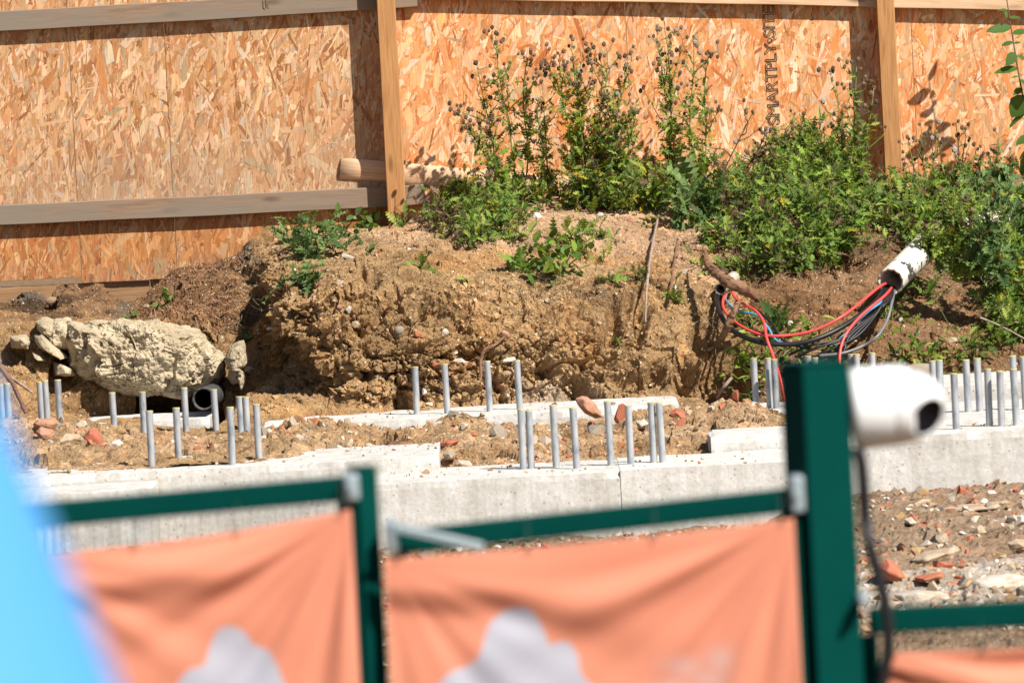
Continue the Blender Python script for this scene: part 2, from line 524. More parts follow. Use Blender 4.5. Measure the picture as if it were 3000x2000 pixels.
# ------------------------------------------------------------------ EARTH BANK
# profiles in the photo's own terms: at each column, (pixel row, real depth in metres) from foot to fence line
PROF = {
    -500: [(1330, 36.3), (1240, 37.1), (1080, 37.6), (1010, 37.9), (965, 39.0), (945, 39.96)],
    30:   [(1300, 36.4), (1215, 37.2), (1050, 37.7), (975, 37.9), (920, 38.6), (908, 38.95), (930, 39.96)],
    95:   [(1300, 36.4), (1215, 37.2), (1050, 37.7), (970, 37.9), (910, 38.6), (862, 38.95), (932, 39.96)],
    150:  [(1295, 36.4), (1215, 37.3), (1050, 37.7), (965, 37.9), (920, 38.6), (915, 38.95), (930, 39.96)],
    195:  [(1290, 36.5), (1215, 37.4), (1050, 37.8), (960, 37.95), (905, 38.5), (828, 38.85), (928, 39.96)],
    235:  [(1290, 36.5), (1215, 37.4), (1050, 37.8), (958, 37.95), (900, 38.5), (850, 38.85), (925, 39.96)],
    285:  [(1290, 36.5), (1215, 37.5), (1050, 37.8), (955, 38.0), (895, 38.5), (818, 38.85), (922, 39.96)],
    330:  [(1288, 36.5), (1220, 37.5), (1050, 37.9), (950, 38.05), (905, 38.5), (880, 38.85), (918, 39.96)],
    375:  [(1285, 36.5), (1222, 37.5), (1050, 37.9), (948, 38.1), (915, 38.6), (915, 38.9), (910, 39.96)],
    420:  [(1285, 36.5), (1222, 37.5), (1060, 37.9), (945, 38.1), (905, 38.8), (900, 39.96)],
    470:  [(1280, 36.5), (1220, 37.9), (1060, 38.0), (935, 38.1), (885, 38.8), (848, 39.96)],
    540:  [(1275, 36.5), (1215, 37.8), (1060, 38.0), (930, 38.1), (840, 39.0), (795, 39.96)],
    640:  [(1270, 36.5), (1190, 37.5), (1050, 37.9), (900, 38.1), (815, 39.0), (772, 39.96)],
    725:  [(1260, 36.6), (1160, 37.55), (1040, 38.0), (880, 38.2), (790, 38.8), (748, 39.96)],
    775:  [(1255, 36.7), (1190, 37.2), (1110, 37.75), (1010, 38.0), (900, 37.85), (830, 37.9), (765, 38.4), (720, 39.96)],
    830:  [(1250, 36.8), (1205, 37.1), (1150, 37.5), (1060, 37.75), (960, 37.35), (880, 37.38), (760, 37.95), (697, 39.96)],
    900:  [(1248, 36.9), (1208, 37.05), (1150, 37.45), (1085, 37.6), (1010, 37.2), (870, 37.28), (752, 37.95), (686, 39.96)],
    965:  [(1246, 36.9), (1208, 37.1), (1160, 37.35), (1110, 37.35), (1050, 37.12), (862, 37.3), (747, 37.95), (679, 39.96)],
    1040: [(1243, 36.9), (1198, 37.1), (1040, 37.1), (860, 37.3), (742, 37.95), (672, 39.96)],
    1180: [(1235, 36.9), (1190, 37.15), (1030, 37.1), (850, 37.35), (730, 38.0), (655, 39.96)],
    1350: [(1230, 36.95), (1185, 37.15), (1000, 37.2), (830, 37.5), (700, 38.2), (600, 39.96)],
    1600: [(1220, 37.0), (1170, 37.2), (980, 37.3), (820, 37.65), (690, 38.3), (575, 39.96)],
    1850: [(1215, 37.0), (1150, 37.25), (970, 37.45), (820, 37.8), (700, 38.4), (560, 39.96)],
    2050: [(1225, 37.0), (1140, 37.3), (1000, 37.5), (860, 37.8), (720, 38.4), (555, 39.96)],
    2150: [(1225, 37.0), (1140, 37.4), (1000, 37.65), (860, 37.9), (720, 38.4), (550, 39.96)],
    2400: [(1220, 36.9), (1120, 37.3), (1000, 37.6), (870, 38.0), (730, 38.5), (545, 39.96)],
    2700: [(1215, 36.8), (1090, 37.3), (985, 37.7), (860, 38.2), (730, 38.7), (545, 39.96)],
    3000: [(1200, 36.8), (1060, 37.3), (970, 37.7), (860, 38.2), (740, 38.7), (545, 39.96)],
    3500: [(1190, 36.8), (1050, 37.3), (960, 37.7), (850, 38.2), (740, 38.7), (545, 39.96)],
}
NCOL, NROW = 1120, 350
PX = np.linspace(-500, 3500, NCOL)
keys = sorted(PROF)
prof = []
for k in keys:
    p_ = np.array(PROF[k], float)
    s_ = np.concatenate([[0], np.cumsum(np.hypot(np.diff(p_[:, 0]) / 570., np.diff(p_[:, 1]) * 0.55))])
    s_ /= s_[-1]
    t_ = np.linspace(0, 1, NROW)
    prof.append(np.stack([np.interp(t_, s_, p_[:, 0]), np.interp(t_, s_, p_[:, 1])], 1))
prof = np.array(prof)
PY = np.empty((NROW, NCOL)); YD = np.empty((NROW, NCOL))
for r_ in range(NROW):
    PY[r_] = np.interp(PX, keys, prof[:, r_, 0])
    YD[r_] = np.interp(PX, keys, prof[:, r_, 1])
def smooth(A, k, axis):
    w = np.hanning(2 * k + 3)[1:-1]; w /= w.sum()
    P_ = np.pad(A, [(k, k) if a == axis else (0, 0) for a in (0, 1)], mode='edge')
    return np.apply_along_axis(lambda x: np.convolve(x, w, 'valid'), axis, P_)
PY = smooth(smooth(PY, 5, 1), 9, 0); YD = smooth(smooth(YD, 4, 1), 9, 0)
PXg = np.broadcast_to(PX, PY.shape)
D0 = FW[None, None] + ((PXg - 1500) * PIX)[..., None] * RT - ((PY - 1000) * PIX)[..., None] * UP
BANK = CAM + D0 * (YD / D0[..., 1])[..., None]
def grid_normals(P):
    a = np.gradient(P, axis=1); b = np.gradient(P, axis=0)
    n = np.cross(a, b)
    return n / (np.linalg.norm(n, axis=2)[..., None] + 1e-12)
NB = grid_normals(BANK)
flat = BANK.reshape(-1, 3)
T_ = np.linspace(0, 1, NROW)[:, None] * np.ones(NCOL)
steep = np.clip(1 - NB[..., 2], 0, 1)            # 1 on vertical faces
rough_amp = (0.35 + 0.75 * steep).ravel()
wp = flat + 0.05 * np.stack([fbm(flat * 4, 2, 5), fbm(flat * 4, 2, 6), fbm(flat * 4, 2, 7)], 1)
f1, f2, cid, t1 = worley(wp * np.array([4.2, 4.2, 5.2]), 21, True)
wq = flat + 0.02 * np.stack([fbm(flat * 11, 2, 15), fbm(flat * 11, 2, 16), fbm(flat * 11, 2, 17)], 1)
g1, g2, gid, t2 = worley(wq * np.array([11.0, 11.0, 13.0]), 31, True)
h1, h2, hid, t3 = worley(wq * 27.0, 41, True)
k1, k2, kid, t4 = worley(flat * 62.0, 51, True)
patch = 0.45 + 0.75 * sstep(-0.25, 0.3, fbm(flat * 2.3, 3, 50))
d = 0.10 * fbm(flat * 1.7, 3, 1)
d += (0.030 * (cid - 0.5) + 0.055 * t1 + 0.02 * (0.5 - f1)) * rough_amp
d += (0.045 * (gid - 0.5) + 0.055 * t2 + 0.012 * (0.5 - g1)) * rough_amp * patch
fine = 0.45 + 0.55 * np.clip(steep.ravel() * 1.6, 0, 1)
d += fine * (0.028 * (hid - 0.5) + 0.034 * t3 + 0.012 * (0.5 - h1)) * (0.25 + rough_amp) * patch
d += fine * (0.007 * (kid - 0.5) + 0.010 * t4 + 0.007 * (0.5 - k1)) * (0.4 + 0.8 * rough_amp) * patch
crack = np.clip(1 - (f2 - f1) / 0.06, 0, 1) * sstep(-0.1, 0.25, fbm(flat * 3, 2, 60))
d -= 0.05 * crack * rough_amp
crk2 = np.clip(1 - (g2 - g1) / 0.09, 0, 1) * sstep(-0.15, 0.2, fbm(flat * 5, 2, 61))
d -= 0.022 * crk2 * rough_amp
d += fine * 0.012 * fbm(flat * 30, 3, 3, 0.65)
d += rng.normal(0, 0.0011, len(d))
d = d.reshape(PY.shape)
# burrows, undercuts and gullies where the photograph shows dark holes (px, py, rx, ry, depth m)
for (hx, hy, rx, ry, dep) in [(735, 885, 40, 45, 0.20),
                              (1068, 1105, 26, 16, 0.14), (890, 830, 30, 40, 0.06), (1090, 840, 22, 25, 0.06), (1270, 905, 45, 20, 0.06),
                              (1180, 1180, 28, 50, 0.12), (1360, 940, 40, 30, 0.07), (1590, 1085, 40, 25, 0.10), (1690, 1125, 40, 40, 0.14),
                              (1720, 1165, 90, 22, 0.14), (1800, 940, 22, 60, 0.14), (1870, 960, 18, 60, 0.10), (1920, 1090, 25, 30, 0.10), (1860, 1110, 60, 20, 0.08),
                              (2000, 1090, 25, 60, 0.12), (2060, 1000, 40, 40, 0.16), (2040, 1120, 50, 40, 0.12), (2120, 1080, 50, 80, 0.22), (2150, 1170, 60, 50, 0.20),
                              (1310, 700, 30, 20, 0.05), (1240, 800, 30, 18, 0.04), (1740, 1060, 40, 16, 0.06), (2480, 760, 60, 30, 0.10), (2180, 800, 60, 30, 0.08),
                              (400, 1170, 120, 36, 0.14), (560, 1195, 110, 45, 0.20), (180, 1080, 26, 50, 0.10), (725, 800, 40, 14, 0.05)]:
    d -= dep * np.exp(-(((PXg - hx) / rx) ** 2 + ((PY - hy) / ry) ** 2) ** 1.5)
rf_ = np.random.default_rng(77)
for _k in range(15):       # erosion fissures down the cut face
    hx, hy, rx, ry, dep = rf_.uniform(960, 2120), rf_.uniform(800, 1150), rf_.uniform(5, 13), rf_.uniform(14, 40), rf_.uniform(0.025, 0.07)
    sk = rf_.normal(0, 0.9)
    d -= dep * np.exp(-(((PXg - hx - sk * (PY - hy)) / rx) ** 2 + ((PY - hy) / ry) ** 2) ** 1.5)
for (hx, hy, r_, out) in [(1990, 1080, 45, 0.05), (1010, 900, 80, 0.05), (1380, 935, 35, 0.06), (1640, 1000, 60, 0.05), (1850, 1050, 50, 0.05)]:
    d += out * np.exp(-(((PXg - hx) ** 2 + (PY - hy) ** 2) / r_ ** 2) ** 1.5)
fade = sstep(0, 0.04, T_) * sstep(1.0, 0.93, T_)
d *= 0.25 + 0.75 * fade
BANK = BANK + NB * d[..., None]
NBD = grid_normals(BANK)
flat = BANK.reshape(-1, 3)
# earth colour: ochre clay face, paler dry pinkish top, brown humus on the left slope and in the right ground
ochre = np.array([0.365, 0.238, 0.120]); pale = np.array([0.45, 0.30, 0.185]); humus = np.array([0.20, 0.115, 0.062]); orange = np.array([0.38, 0.218, 0.095]); whiteish = np.array([0.50, 0.42, 0.32])
kx, ky = PXg.ravel(), PY.ravel()
wn_ = fbm(flat * 2.2, 4, 80)
ptop = sstep(760, 640, ky + 60 * wn_ - 0.10 * np.clip(kx - 1200, 0, 900)) * sstep(850, 950, kx)
C = ochre + (pale - ochre) * np.clip(ptop, 0, 1)[:, None]
C = C + (orange - C) * (sstep(0.1, 0.45, fbm(flat * 3.1, 3, 81)) * 0.7)[:, None]
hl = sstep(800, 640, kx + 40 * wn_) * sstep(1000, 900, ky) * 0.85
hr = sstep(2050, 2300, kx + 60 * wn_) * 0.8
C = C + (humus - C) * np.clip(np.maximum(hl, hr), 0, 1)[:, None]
wp_ = np.exp(-((kx - 1620) / 120) ** 2 - ((ky - 1150) / 40) ** 2) * 0.8
C = C + (whiteish - C) * np.clip(wp_, 0, 1)[:, None]
C = C * (1 + 0.30 * (cid - 0.5))[:, None] * (1 + 0.25 * (gid - 0.5))[:, None]
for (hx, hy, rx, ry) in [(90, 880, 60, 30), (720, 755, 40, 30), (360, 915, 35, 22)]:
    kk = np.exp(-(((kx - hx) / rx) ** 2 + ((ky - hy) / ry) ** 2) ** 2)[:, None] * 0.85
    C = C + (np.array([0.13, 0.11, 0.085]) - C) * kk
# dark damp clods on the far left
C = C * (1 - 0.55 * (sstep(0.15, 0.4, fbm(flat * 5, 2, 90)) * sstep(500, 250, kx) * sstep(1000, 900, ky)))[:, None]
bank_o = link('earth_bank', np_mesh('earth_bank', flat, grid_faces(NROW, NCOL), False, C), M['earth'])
tag(bank_o, 'crumbling ochre clay bank in front of the timber hoarding', 'earth bank', kind='structure')
BPX, BPY = proj(flat)
BN = NBD.reshape(-1, 3)
def surf(px, py):
    dd = (BPX - px) ** 2 + (BPY - py) ** 2
    c = np.where(dd < 25.0)[0]
    i = int(c[np.argmin(flat[c, 1])]) if len(c) else int(np.argmin(dd))
    return flat[i].copy(), BN[i].copy()

# ------------------------------------------------------------------ GROUND, FRONT RUBBLE GROUND, SPOIL HEAP
def ground():
    xs = np.array([-2500, -600, -150, -40, -15, -8, -5, -3, -1, 1, 3, 5, 8, 15, 40, 150, 600, 2500], float)
    ys = np.array([-2500, -600, -150, -40, -10, 0, 6, 10, 14, 15.5, 17, 18.5, 20, 22, 25, 29, 33, 36, 41, 60, 150, 600, 2500], float)
    X, Yv = np.meshgrid(xs, ys)
    Z = -0.36 + 0.66 * sstep(21, 14.5, Yv)
    P_ = np.stack([X, Yv, Z], -1).reshape(-1, 3)
    o = link('ground', np_mesh('ground', P_, grid_faces(len(ys), len(xs)), True, np.full((len(P_), 3), (0.25, 0.17, 0.10))), M['earth'])
    tag(o, kind='structure')
ground()

def hfield(name, x0, x1, nx, y0, y1, ny, zfun, cfun):
    X, Yv = np.meshgrid(np.linspace(x0, x1, nx), np.linspace(y0, y1, ny))
    P_ = np.stack([X.ravel(), Yv.ravel(), np.zeros(X.size)], 1)
    P_[:, 2] = zfun(P_)
    o = link(name, np_mesh(name, P_, grid_faces(ny, nx), False, cfun(P_)), M['earth'])
    tag(o, kind='structure')
    return P_.reshape(ny, nx, 3)

def lumps(P_, seed, s=1.0):
    q = P_.copy(); q[:, 2] = 0
    a1, a2, ai, at = worley(q * 8 + 3.1, seed, True)
    b1, b2, bi, bt = worley(q * 22 + 7.7, seed + 7, True)
    c1, c2, ci, ct = worley(q * 50 + 1.7, seed + 17, True)
    return s * (0.05 * (ai - 0.4) + 0.05 * at + 0.026 * (bi - .5) + 0.03 * bt + 0.012 * (ci - .5) + 0.012 * ct + 0.05 * fbm(q * 2.5, 3, seed + 9) + 0.010 * fbm(q * 30, 2, seed + 11))

def z_front(P_):
    base = -0.27 + 0.05 * sstep(0.9, 1.4, P_[:, 0]) + 0.085 * sstep(0.9, 1.5, P_[:, 0]) * sstep(29.5, 32.6, P_[:, 1]) + 0.03 * sstep(-0.5, -1.5, P_[:, 0])
    return base + lumps(P_, 130, 0.5)
def c_front(P_):
    w = fbm(P_ * 3, 3, 140)[:, None]
    a = np.array([0.25, 0.185, 0.125]); b = np.array([0.37, 0.265, 0.185])
    c = a + (b - a) * (0.5 + 0.8 * w)
    c = c + (np.array([0.55, 0.52, 0.47]) - c) * (sstep(0.4, 1.0, P_[:, 0]) * sstep(29.8, 29.0, P_[:, 1] - 0.5 * w[:, 0]) * sstep(27.3, 28.0, P_[:, 1]) * 0.6)[:, None]
    return np.clip(c, 0.02, 0.8)
FRONT = hfield('rubble_ground', -3.4, 3.8, 460, 24.5, 34.3, 340, z_front, c_front)

RIDGE = [(-300, 1262), (20, 1258), (120, 1250), (300, 1262), (345, 1285), (460, 1296), (600, 1300), (700, 1292), (780, 1270), (870, 1255), (930, 1252), (1000, 1262), (1100, 1275),
         (1240, 1272), (1300, 1240), (1350, 1224), (1400, 1240), (1470, 1260), (1560, 1262), (1650, 1255), (1720, 1258), (1800, 1260), (1880, 1232), (1960, 1222), (2060, 1222),
         (2130, 1198), (2180, 1202), (2240, 1225), (2300, 1250), (2380, 1275), (3400, 1275)]
_rx = np.array([W(a, b, 35.5)[0] for a, b in RIDGE]); _rz = np.array([W(a, b, 35.5)[2] for a, b in RIDGE])
def z_heap(P_):
    rz = np.interp(P_[:, 0], _rx, _rz)
    Yv = P_[:, 1]
    f_ = sstep(33.45, 35.4, Yv) * sstep(36.35, 35.7, Yv)
    low = np.where(Yv < 35.5, -0.03, -0.10)
    left = sstep(-0.85, -1.0, P_[:, 0])          # on the left the heap sits behind the raised strip
    low = low + 0.10 * left * (Yv < 35.5)
    z = low + (rz - low) * f_
    return z + lumps(P_, 150, 0.85) * (0.25 + 0.75 * sstep(33.5, 33.9, Yv))
def c_heap(P_):
    w = fbm(P_ * 3.3, 3, 160)[:, None]
    a = np.array([0.35, 0.235, 0.125]); b = np.array([0.46, 0.315, 0.19])
    c = a + (b - a) * (0.5 + 0.9 * w)
    q1, q2, qi = worley(P_ * 11, 171)
    c = c * (1 + 0.5 * (qi - 0.5))[:, None]
    return np.clip(c, 0.02, 0.8)
HEAP = hfield('spoil_heap', -3.4, 3.6, 620, 33.48, 36.5, 300, z_heap, c_heap)

# ------------------------------------------------------------------ CONCRETE FOUNDATIONS
def slab(label, x0, x1, y0, y1, z0, z1, seed, chips=1.0):
    """cast strip with slightly ragged arrises; local origin at its foot"""
    nx = max(4, int((x1 - x0) / 0.02)); ny = max(4, int((y1 - y0) / 0.04)); nz = max(4, int((z1 - z0) / 0.03))
    cx, cy = (x0 + x1) / 2, (y0 + y1) / 2
    bm = bmesh.new()
    def face(fn, a, b):
        vs = [[bm.verts.new(fn(i / a, j / b)) for j in range(b + 1)] for i in range(a + 1)]
        for i in range(a):
            for j in range(b):
                bm.faces.new((vs[i][j], vs[i + 1][j], vs[i + 1][j + 1], vs[i][j + 1]))
    lx, ly, lz = x1 - x0, y1 - y0, z1 - z0
    face(lambda u, v: (u * lx - lx / 2, -ly / 2, v * lz), nx, nz)
    face(lambda u, v: (u * lx - lx / 2, v * ly - ly / 2, lz), nx, ny)
    face(lambda u, v: (-lx / 2, ly / 2 - u * ly, v * lz), ny, nz)
    face(lambda u, v: (lx / 2, u * ly - ly / 2, v * lz), ny, nz)
    face(lambda u, v: (lx / 2 - u * lx, ly / 2, v * lz), nx, nz)
    bmesh.ops.remove_doubles(bm, verts=bm.verts[:], dist=1e-5)
    bmesh.ops.recalc_face_normals(bm, faces=bm.faces[:])
    P_ = np.array([v.co[:] for v in bm.verts])
    Q = P_ + np.array([cx, cy, z0])
    n = fbm(Q * 5, 3, seed); n2 = fbm(Q * 26, 2, seed + 3); n3 = fbm(Q * 11, 2, seed + 5)
    ed = np.minimum(np.abs(P_[:, 2] - lz), 9)
    edge = (ed < 1e-4) & ((np.abs(np.abs(P_[:, 1]) - ly / 2) < 1e-4) | (np.abs(np.abs(P_[:, 0]) - lx / 2) < 1e-4))
    for i, v in enumerate(bm.verts):
        v.co.z += 0.004 * n[i] + 0.0015 * n2[i] if P_[i, 2] > lz - 1e-4 else 0
        v.co.y += 0.003 * n3[i] + 0.001 * n2[i]
        if edge[i]:
            k = (0.003 + 0.012 * max(0, n2[i]) ** 2 + 0.02 * max(0, n3[i] - 0.25)) * chips
            v.co.z -= k
            v.co.y -= math.copysign(k, P_[i, 1]) * 0.8
    me = bm_mesh('concrete_foundation', bm)
    o = link('concrete_foundation', me, M['concrete'])
    o.location = (cx, cy, z0)
    return tag(o, label, 'foundation')

g = lambda a, b, z: G(a, b, z)
slab('long white topped concrete strip footing right behind the middle orange banner', g(1090, 1415, 0)[0], g(1838, 1377, 0)[0] + .06, 32.72, 33.60, -0.45, 0.0, 1)
slab('paler right hand length of the strip footing, left of the tall green post', g(1838, 1377, 0)[0] - .03, 2.3, 32.7165, 33.59, -0.452, 0.0025, 1, 0.0).data.materials[0] = M['concrete2']
slab('raised concrete strip ending squarely beside the rubble, behind the left green rail', -3.2, g(1285, 1330, 0.07)[0], 33.28, 34.3, -0.40, 0.07, 2)
slab('low concrete ledge at far left below the raised strip, its end damp and grey', -3.2, g(458, 1412, 0.03)[0], 32.76, 33.275, -0.45, 0.03, 3)
slab('small concrete upstand with chipped lip left of the tall green post', g(2092, 1312, 0.05)[0], g(2420, 1300, 0.05)[0], 33.605, 34.2, -0.3, 0.07, 4, 1.8)
slab('deep concrete strip footing with high face right of the white camera', 1.29, 3.6, 32.62, 33.2, -0.50, 0.092, 5)
slab('stepped concrete footing carrying bolts at the far right behind the camera', 1.60, 3.6, 33.205, 34.6, -0.4, 0.112, 6)
slab('upper concrete footing at right edge, in front of the weedy bank', 1.75, 3.6, 35.6, 36.6, -0.35, 0.13, 7)
slab('long white concrete strip at the foot of the clay bank with four bolts', g(770, 1249, .065)[0], g(1986, 1176, .065)[0], 36.38, 37.25, -0.4, 0.065, 8)
slab('concrete block in front of the big concrete lump and grey pipe', g(232, 1252, .09)[0], g(613, 1224, .09)[0], 36.92, 37.6, -0.35, 0.09, 9)
slab('low concrete slab in the trench between block and long back strip', g(300, 1300, -.03)[0], g(765, 1290, -.03)[0] + 0.25, 36.32, 36.9, -0.35, -0.03, 10)
slab('concrete strip at the bank foot just left of the tall green post', g(2020, 1228, 0.02)[0], g(2480, 1200, 0.02)[0], 36.3, 37.0, -0.4, 0.02, 11)

# ------------------------------------------------------------------ ANCHOR BOLTS
def rod_mesh():
    L, r0, n = 0.42, 0.0158, 14
    pts = []
    z = 0.0
    P_, R_ = [], []
    while z < L - 0.001:
        P_ += [(0, 0, z), (0, 0, z + 0.0042)]
        R_ += [r0 * 0.89, r0 * 1.04]
        z += 0.0084
    P_.append((0, 0, L)); R_.append(r0 * 0.9)
    V, Q, T = tube_np(P_, R_, n)
    return np_mesh('rod', V, [Q, T], True)
ROD = rod_mesh(); ROD.materials.append(M['galv'])
def cap_mesh():
    V, Q, T = tube_np([(0, 0, -0.0035), (0, 0, 0.0005), (0, 0, 0.0024)], [0.0162, 0.0162, 0.0145], 14)
    return np_mesh('painted_tip', V, [Q, T], False)
CAPM = cap_mesh(); CAPM.materials.append(M['yellow'])
def bolt(px, ptop, pbase, z, label, group, Y=None):
    b = W(px + 0.05 * (pbase - ptop), pbase, Y) if Y else G(px + 0.05 * (pbase - ptop), pbase, z)
    top = W(px, ptop, b[1])
    h = max(0.15, min(0.34, top[2] - b[2]))
    e = thing('anchor_bolt', b, label, 'anchor bolt', group, (math.radians(random.uniform(-.8, .8)), math.radians(random.uniform(-.8, .8)), random.uniform(0, 6)))
    o = link('rod', ROD, parent=e); o.location = (0, 0, h - 0.42)
    c = link('painted_tip', CAPM, parent=e); c.location = (0, 0, h)
BG = 'threaded anchor bolts set in the concrete foundations'
rows = [
    # z of surface, list of (px, top, base), label template, ordinal words
    (0.065, [(1215, 1075, 1213), (1304, 1067, 1211), (1428, 1058, 1204), (1516, 1056, 1197)], 'bolt on the white strip at the clay bank foot, {} of four',
     ['leftmost', 'second from left', 'third from left', 'rightmost']),
    (0.0, [(1525, 1199, 1374), (1548, 1203, 1372), (1621, 1187, 1369), (1681, 1195, 1372), (1781, 1176, 1362), (1840, 1189, 1360), (1907, 1180, 1354), (1933, 1180, 1353)],
     'tall bolt on the front strip above the middle banner, {} of eight', ['leftmost', 'second', 'third', 'fourth', 'fifth', 'sixth', 'seventh', 'rightmost']),
    (0.07, [(437, 1204, 1367), (516, 1195, 1358), (673, 1193, 1360), (751, 1184, 1348)], 'tall bolt on the raised strip above the left green rail, {} of four',
     ['leftmost', 'second from left', 'third from left', 'rightmost']),
    (-0.03, [(330, 1150, 1287), (416, 1148, 1292), (540, 1136, 1297), (628, 1141, 1296), (702, 1162, 1304), (720, 1163, 1309)], 'bolt in the trench before the big concrete lump, {} of six',
     ['leftmost', 'second from left', 'third from left', 'fourth from left', 'fifth from left', 'rightmost']),
    (0.02, [(2209, 1050, 1197), (2249, 1049, 1196), (2268, 1053, 1197), (2366, 1043, 1190), (2389, 1048, 1190), (2492, 1038, 1184), (2509, 1038, 1184), (2552, 1034, 1182)],
     'bolt behind the tall green post top, {} of eight', ['leftmost', 'second', 'third', 'fourth', 'fifth', 'sixth', 'seventh', 'rightmost']),
    (0.092, [(2794, 1094, 1256), (2891, 1081, 1247), (2927, 1087, 1247), (2970, 1081, 1245)], 'front row bolt right of the white camera, {} of four',
     ['leftmost', 'second from left', 'third from left', 'rightmost']),
    (0.112, [(2731, 1057, 1212), (2750, 1055, 1211), (2829, 1054, 1207), (2863, 1050, 1205), (2968, 1042, 1200), (2998, 1045, 1198)], 'back row bolt right of the white camera, {} of six',
     ['leftmost', 'second', 'third', 'fourth', 'fifth', 'rightmost']),
]
for z, lst, lab, words in rows:
    for (a, b, c), w in zip(lst, words):
        bolt(a, b, c, z, lab.format(w), BG, 36.6 if z == -0.03 else None)
for (a, b, c), w in zip([(3, 1127, 1258), (22, 1123, 1258), (117, 1120, 1240), (134, 1115, 1240), (170, 1113, 1248)], ['leftmost', 'second', 'third', 'fourth', 'rightmost']):
    bolt(a, b, c, 0.05, 'bolt at the far left edge behind the rubble, {} of five'.format(w), BG, 36.75)

# ------------------------------------------------------------------ HOARDING
FY = 40.0                       # front face of the strand boards
hoard = thing('hoarding_fence', (0, FY, 0.9), 'orange strand board and timber site hoarding behind the clay bank', 'hoarding')
H0 = np.array([0, FY, 0.9])
def fl(px, py, Y=FY): return W(px, py, Y) - H0
def strand_layer(px_poly, n, pal, wts, spread, size, seed, weather=0.0, contrast=1.0, tone=np.array([0.97, 0.87, 0.82])):
    """flakes pressed in the face of a board: real thin leaves, each with its own colour and tilt"""
    rg = np.random.default_rng(seed)
    (x0, z0, x1, z1) = px_poly
    cx = rg.uniform(x0, x1, n); cz = rg.uniform(z0, z1, n)
    L = rg.gamma(3.2, size / 3.2, n); thin = rg.random(n) < 0.6
    Wd = np.where(thin, rg.gamma(3.0, size * 0.075 / 3, n) + 0.002, rg.gamma(4.0, size * 0.19 / 4, n) + 0.006)
    L = np.clip(L, 0.02, 0.26); Wd = np.clip(Wd, 0.004, 0.045)
    ang = rg.normal(0, spread, n) + np.where(rg.random(n) < 0.12, rg.normal(0, 1.0, n), 0) + 0.16
    big = np.array([[-.5, -.46], [.5, -.34], [.46, .42], [.12, .5], [-.42, .44], [-.5, 0.05]])
    T = big[None] * np.ones((n, 1, 1)) + rg.normal(0, 0.07, (n, 6, 2))
    lx = T[..., 0] * Wd[:, None]; lz = T[..., 1] * L[:, None]
    s_, c_ = np.sin(ang)[:, None], np.cos(ang)[:, None]
    X = cx[:, None] + lx * c_ + lz * s_
    Z = cz[:, None] - lx * s_ + lz * c_
    lvl = rg.permutation(n) / n
    Yv = -(0.0006 + 0.0022 * lvl)[:, None] + rg.normal(0, 0.012, n)[:, None] * lx + rg.normal(0, 0.0025, n)[:, None] * lz
    X = np.clip(X, x0, x1); Z = np.clip(Z, z0, z1)
    V = np.stack([X, Yv, Z], -1).reshape(-1, 3)
    F = np.arange(n * 6).reshape(n, 6)
    k = rg.choice(len(pal), n, p=np.array(wts) / np.sum(wts))
    pm = (np.array(pal) * (np.array(wts) / np.sum(wts))[:, None]).sum(0)
    k = np.where(thin & (rg.random(n) < 0.3), 3 + (rg.random(n) < .35) * 2, k)
    c = (pm + (np.array(pal)[k] - pm) * contrast) * tone * rg.normal(1, 0.09, (n, 1)) * rg.normal(1, 0.03, (n, 3))
    if weather:
        gq = np.stack([cx * 3, np.zeros(n), cz * 1.2], 1)
        w = np.clip(sstep(z0 + (z1 - z0) * 0.35, z0, cz) * weather * (0.7 + 0.9 * fbm(gq, 2, seed)), 0, 0.8)
        c = c + (np.array([0.30, 0.24, 0.175]) - c) * w[:, None]
    c = np.clip(np.repeat(c, 6, 0) * rg.normal(1, 0.07, (n * 6, 1)), 0.02, 0.9)
    return np_mesh('strand_layer', V, F[:, ::-1], False, c)
LEFTPAL = [(0.66, 0.43, 0.24), (0.56, 0.315, 0.15), (0.74, 0.54, 0.36), (0.50, 0.235, 0.09), (0.46, 0.34, 0.22), (0.33, 0.145, 0.05), (0.60, 0.50, 0.39)]
LEFTW = [4, 4, 2.2, 1.6, 1.1, 0.45, 0.8]
RIGHTPAL = [(0.74, 0.44, 0.225), (0.70, 0.35, 0.15), (0.80, 0.55, 0.35), (0.66, 0.27, 0.09), (0.52, 0.36, 0.21), (0.50, 0.17, 0.05), (0.76, 0.61, 0.46)]
RIGHTW = [4.2, 4.2, 2.4, 2.0, 0.8, 0.5, 0.8]
LOWPAL = [(0.56, 0.30, 0.13), (0.50, 0.235, 0.085), (0.62, 0.40, 0.21), (0.44, 0.18, 0.06), (0.40, 0.27, 0.15), (0.30, 0.12, 0.045)]
LOWW = [3, 4, 1.6, 2, 1, 0.7]
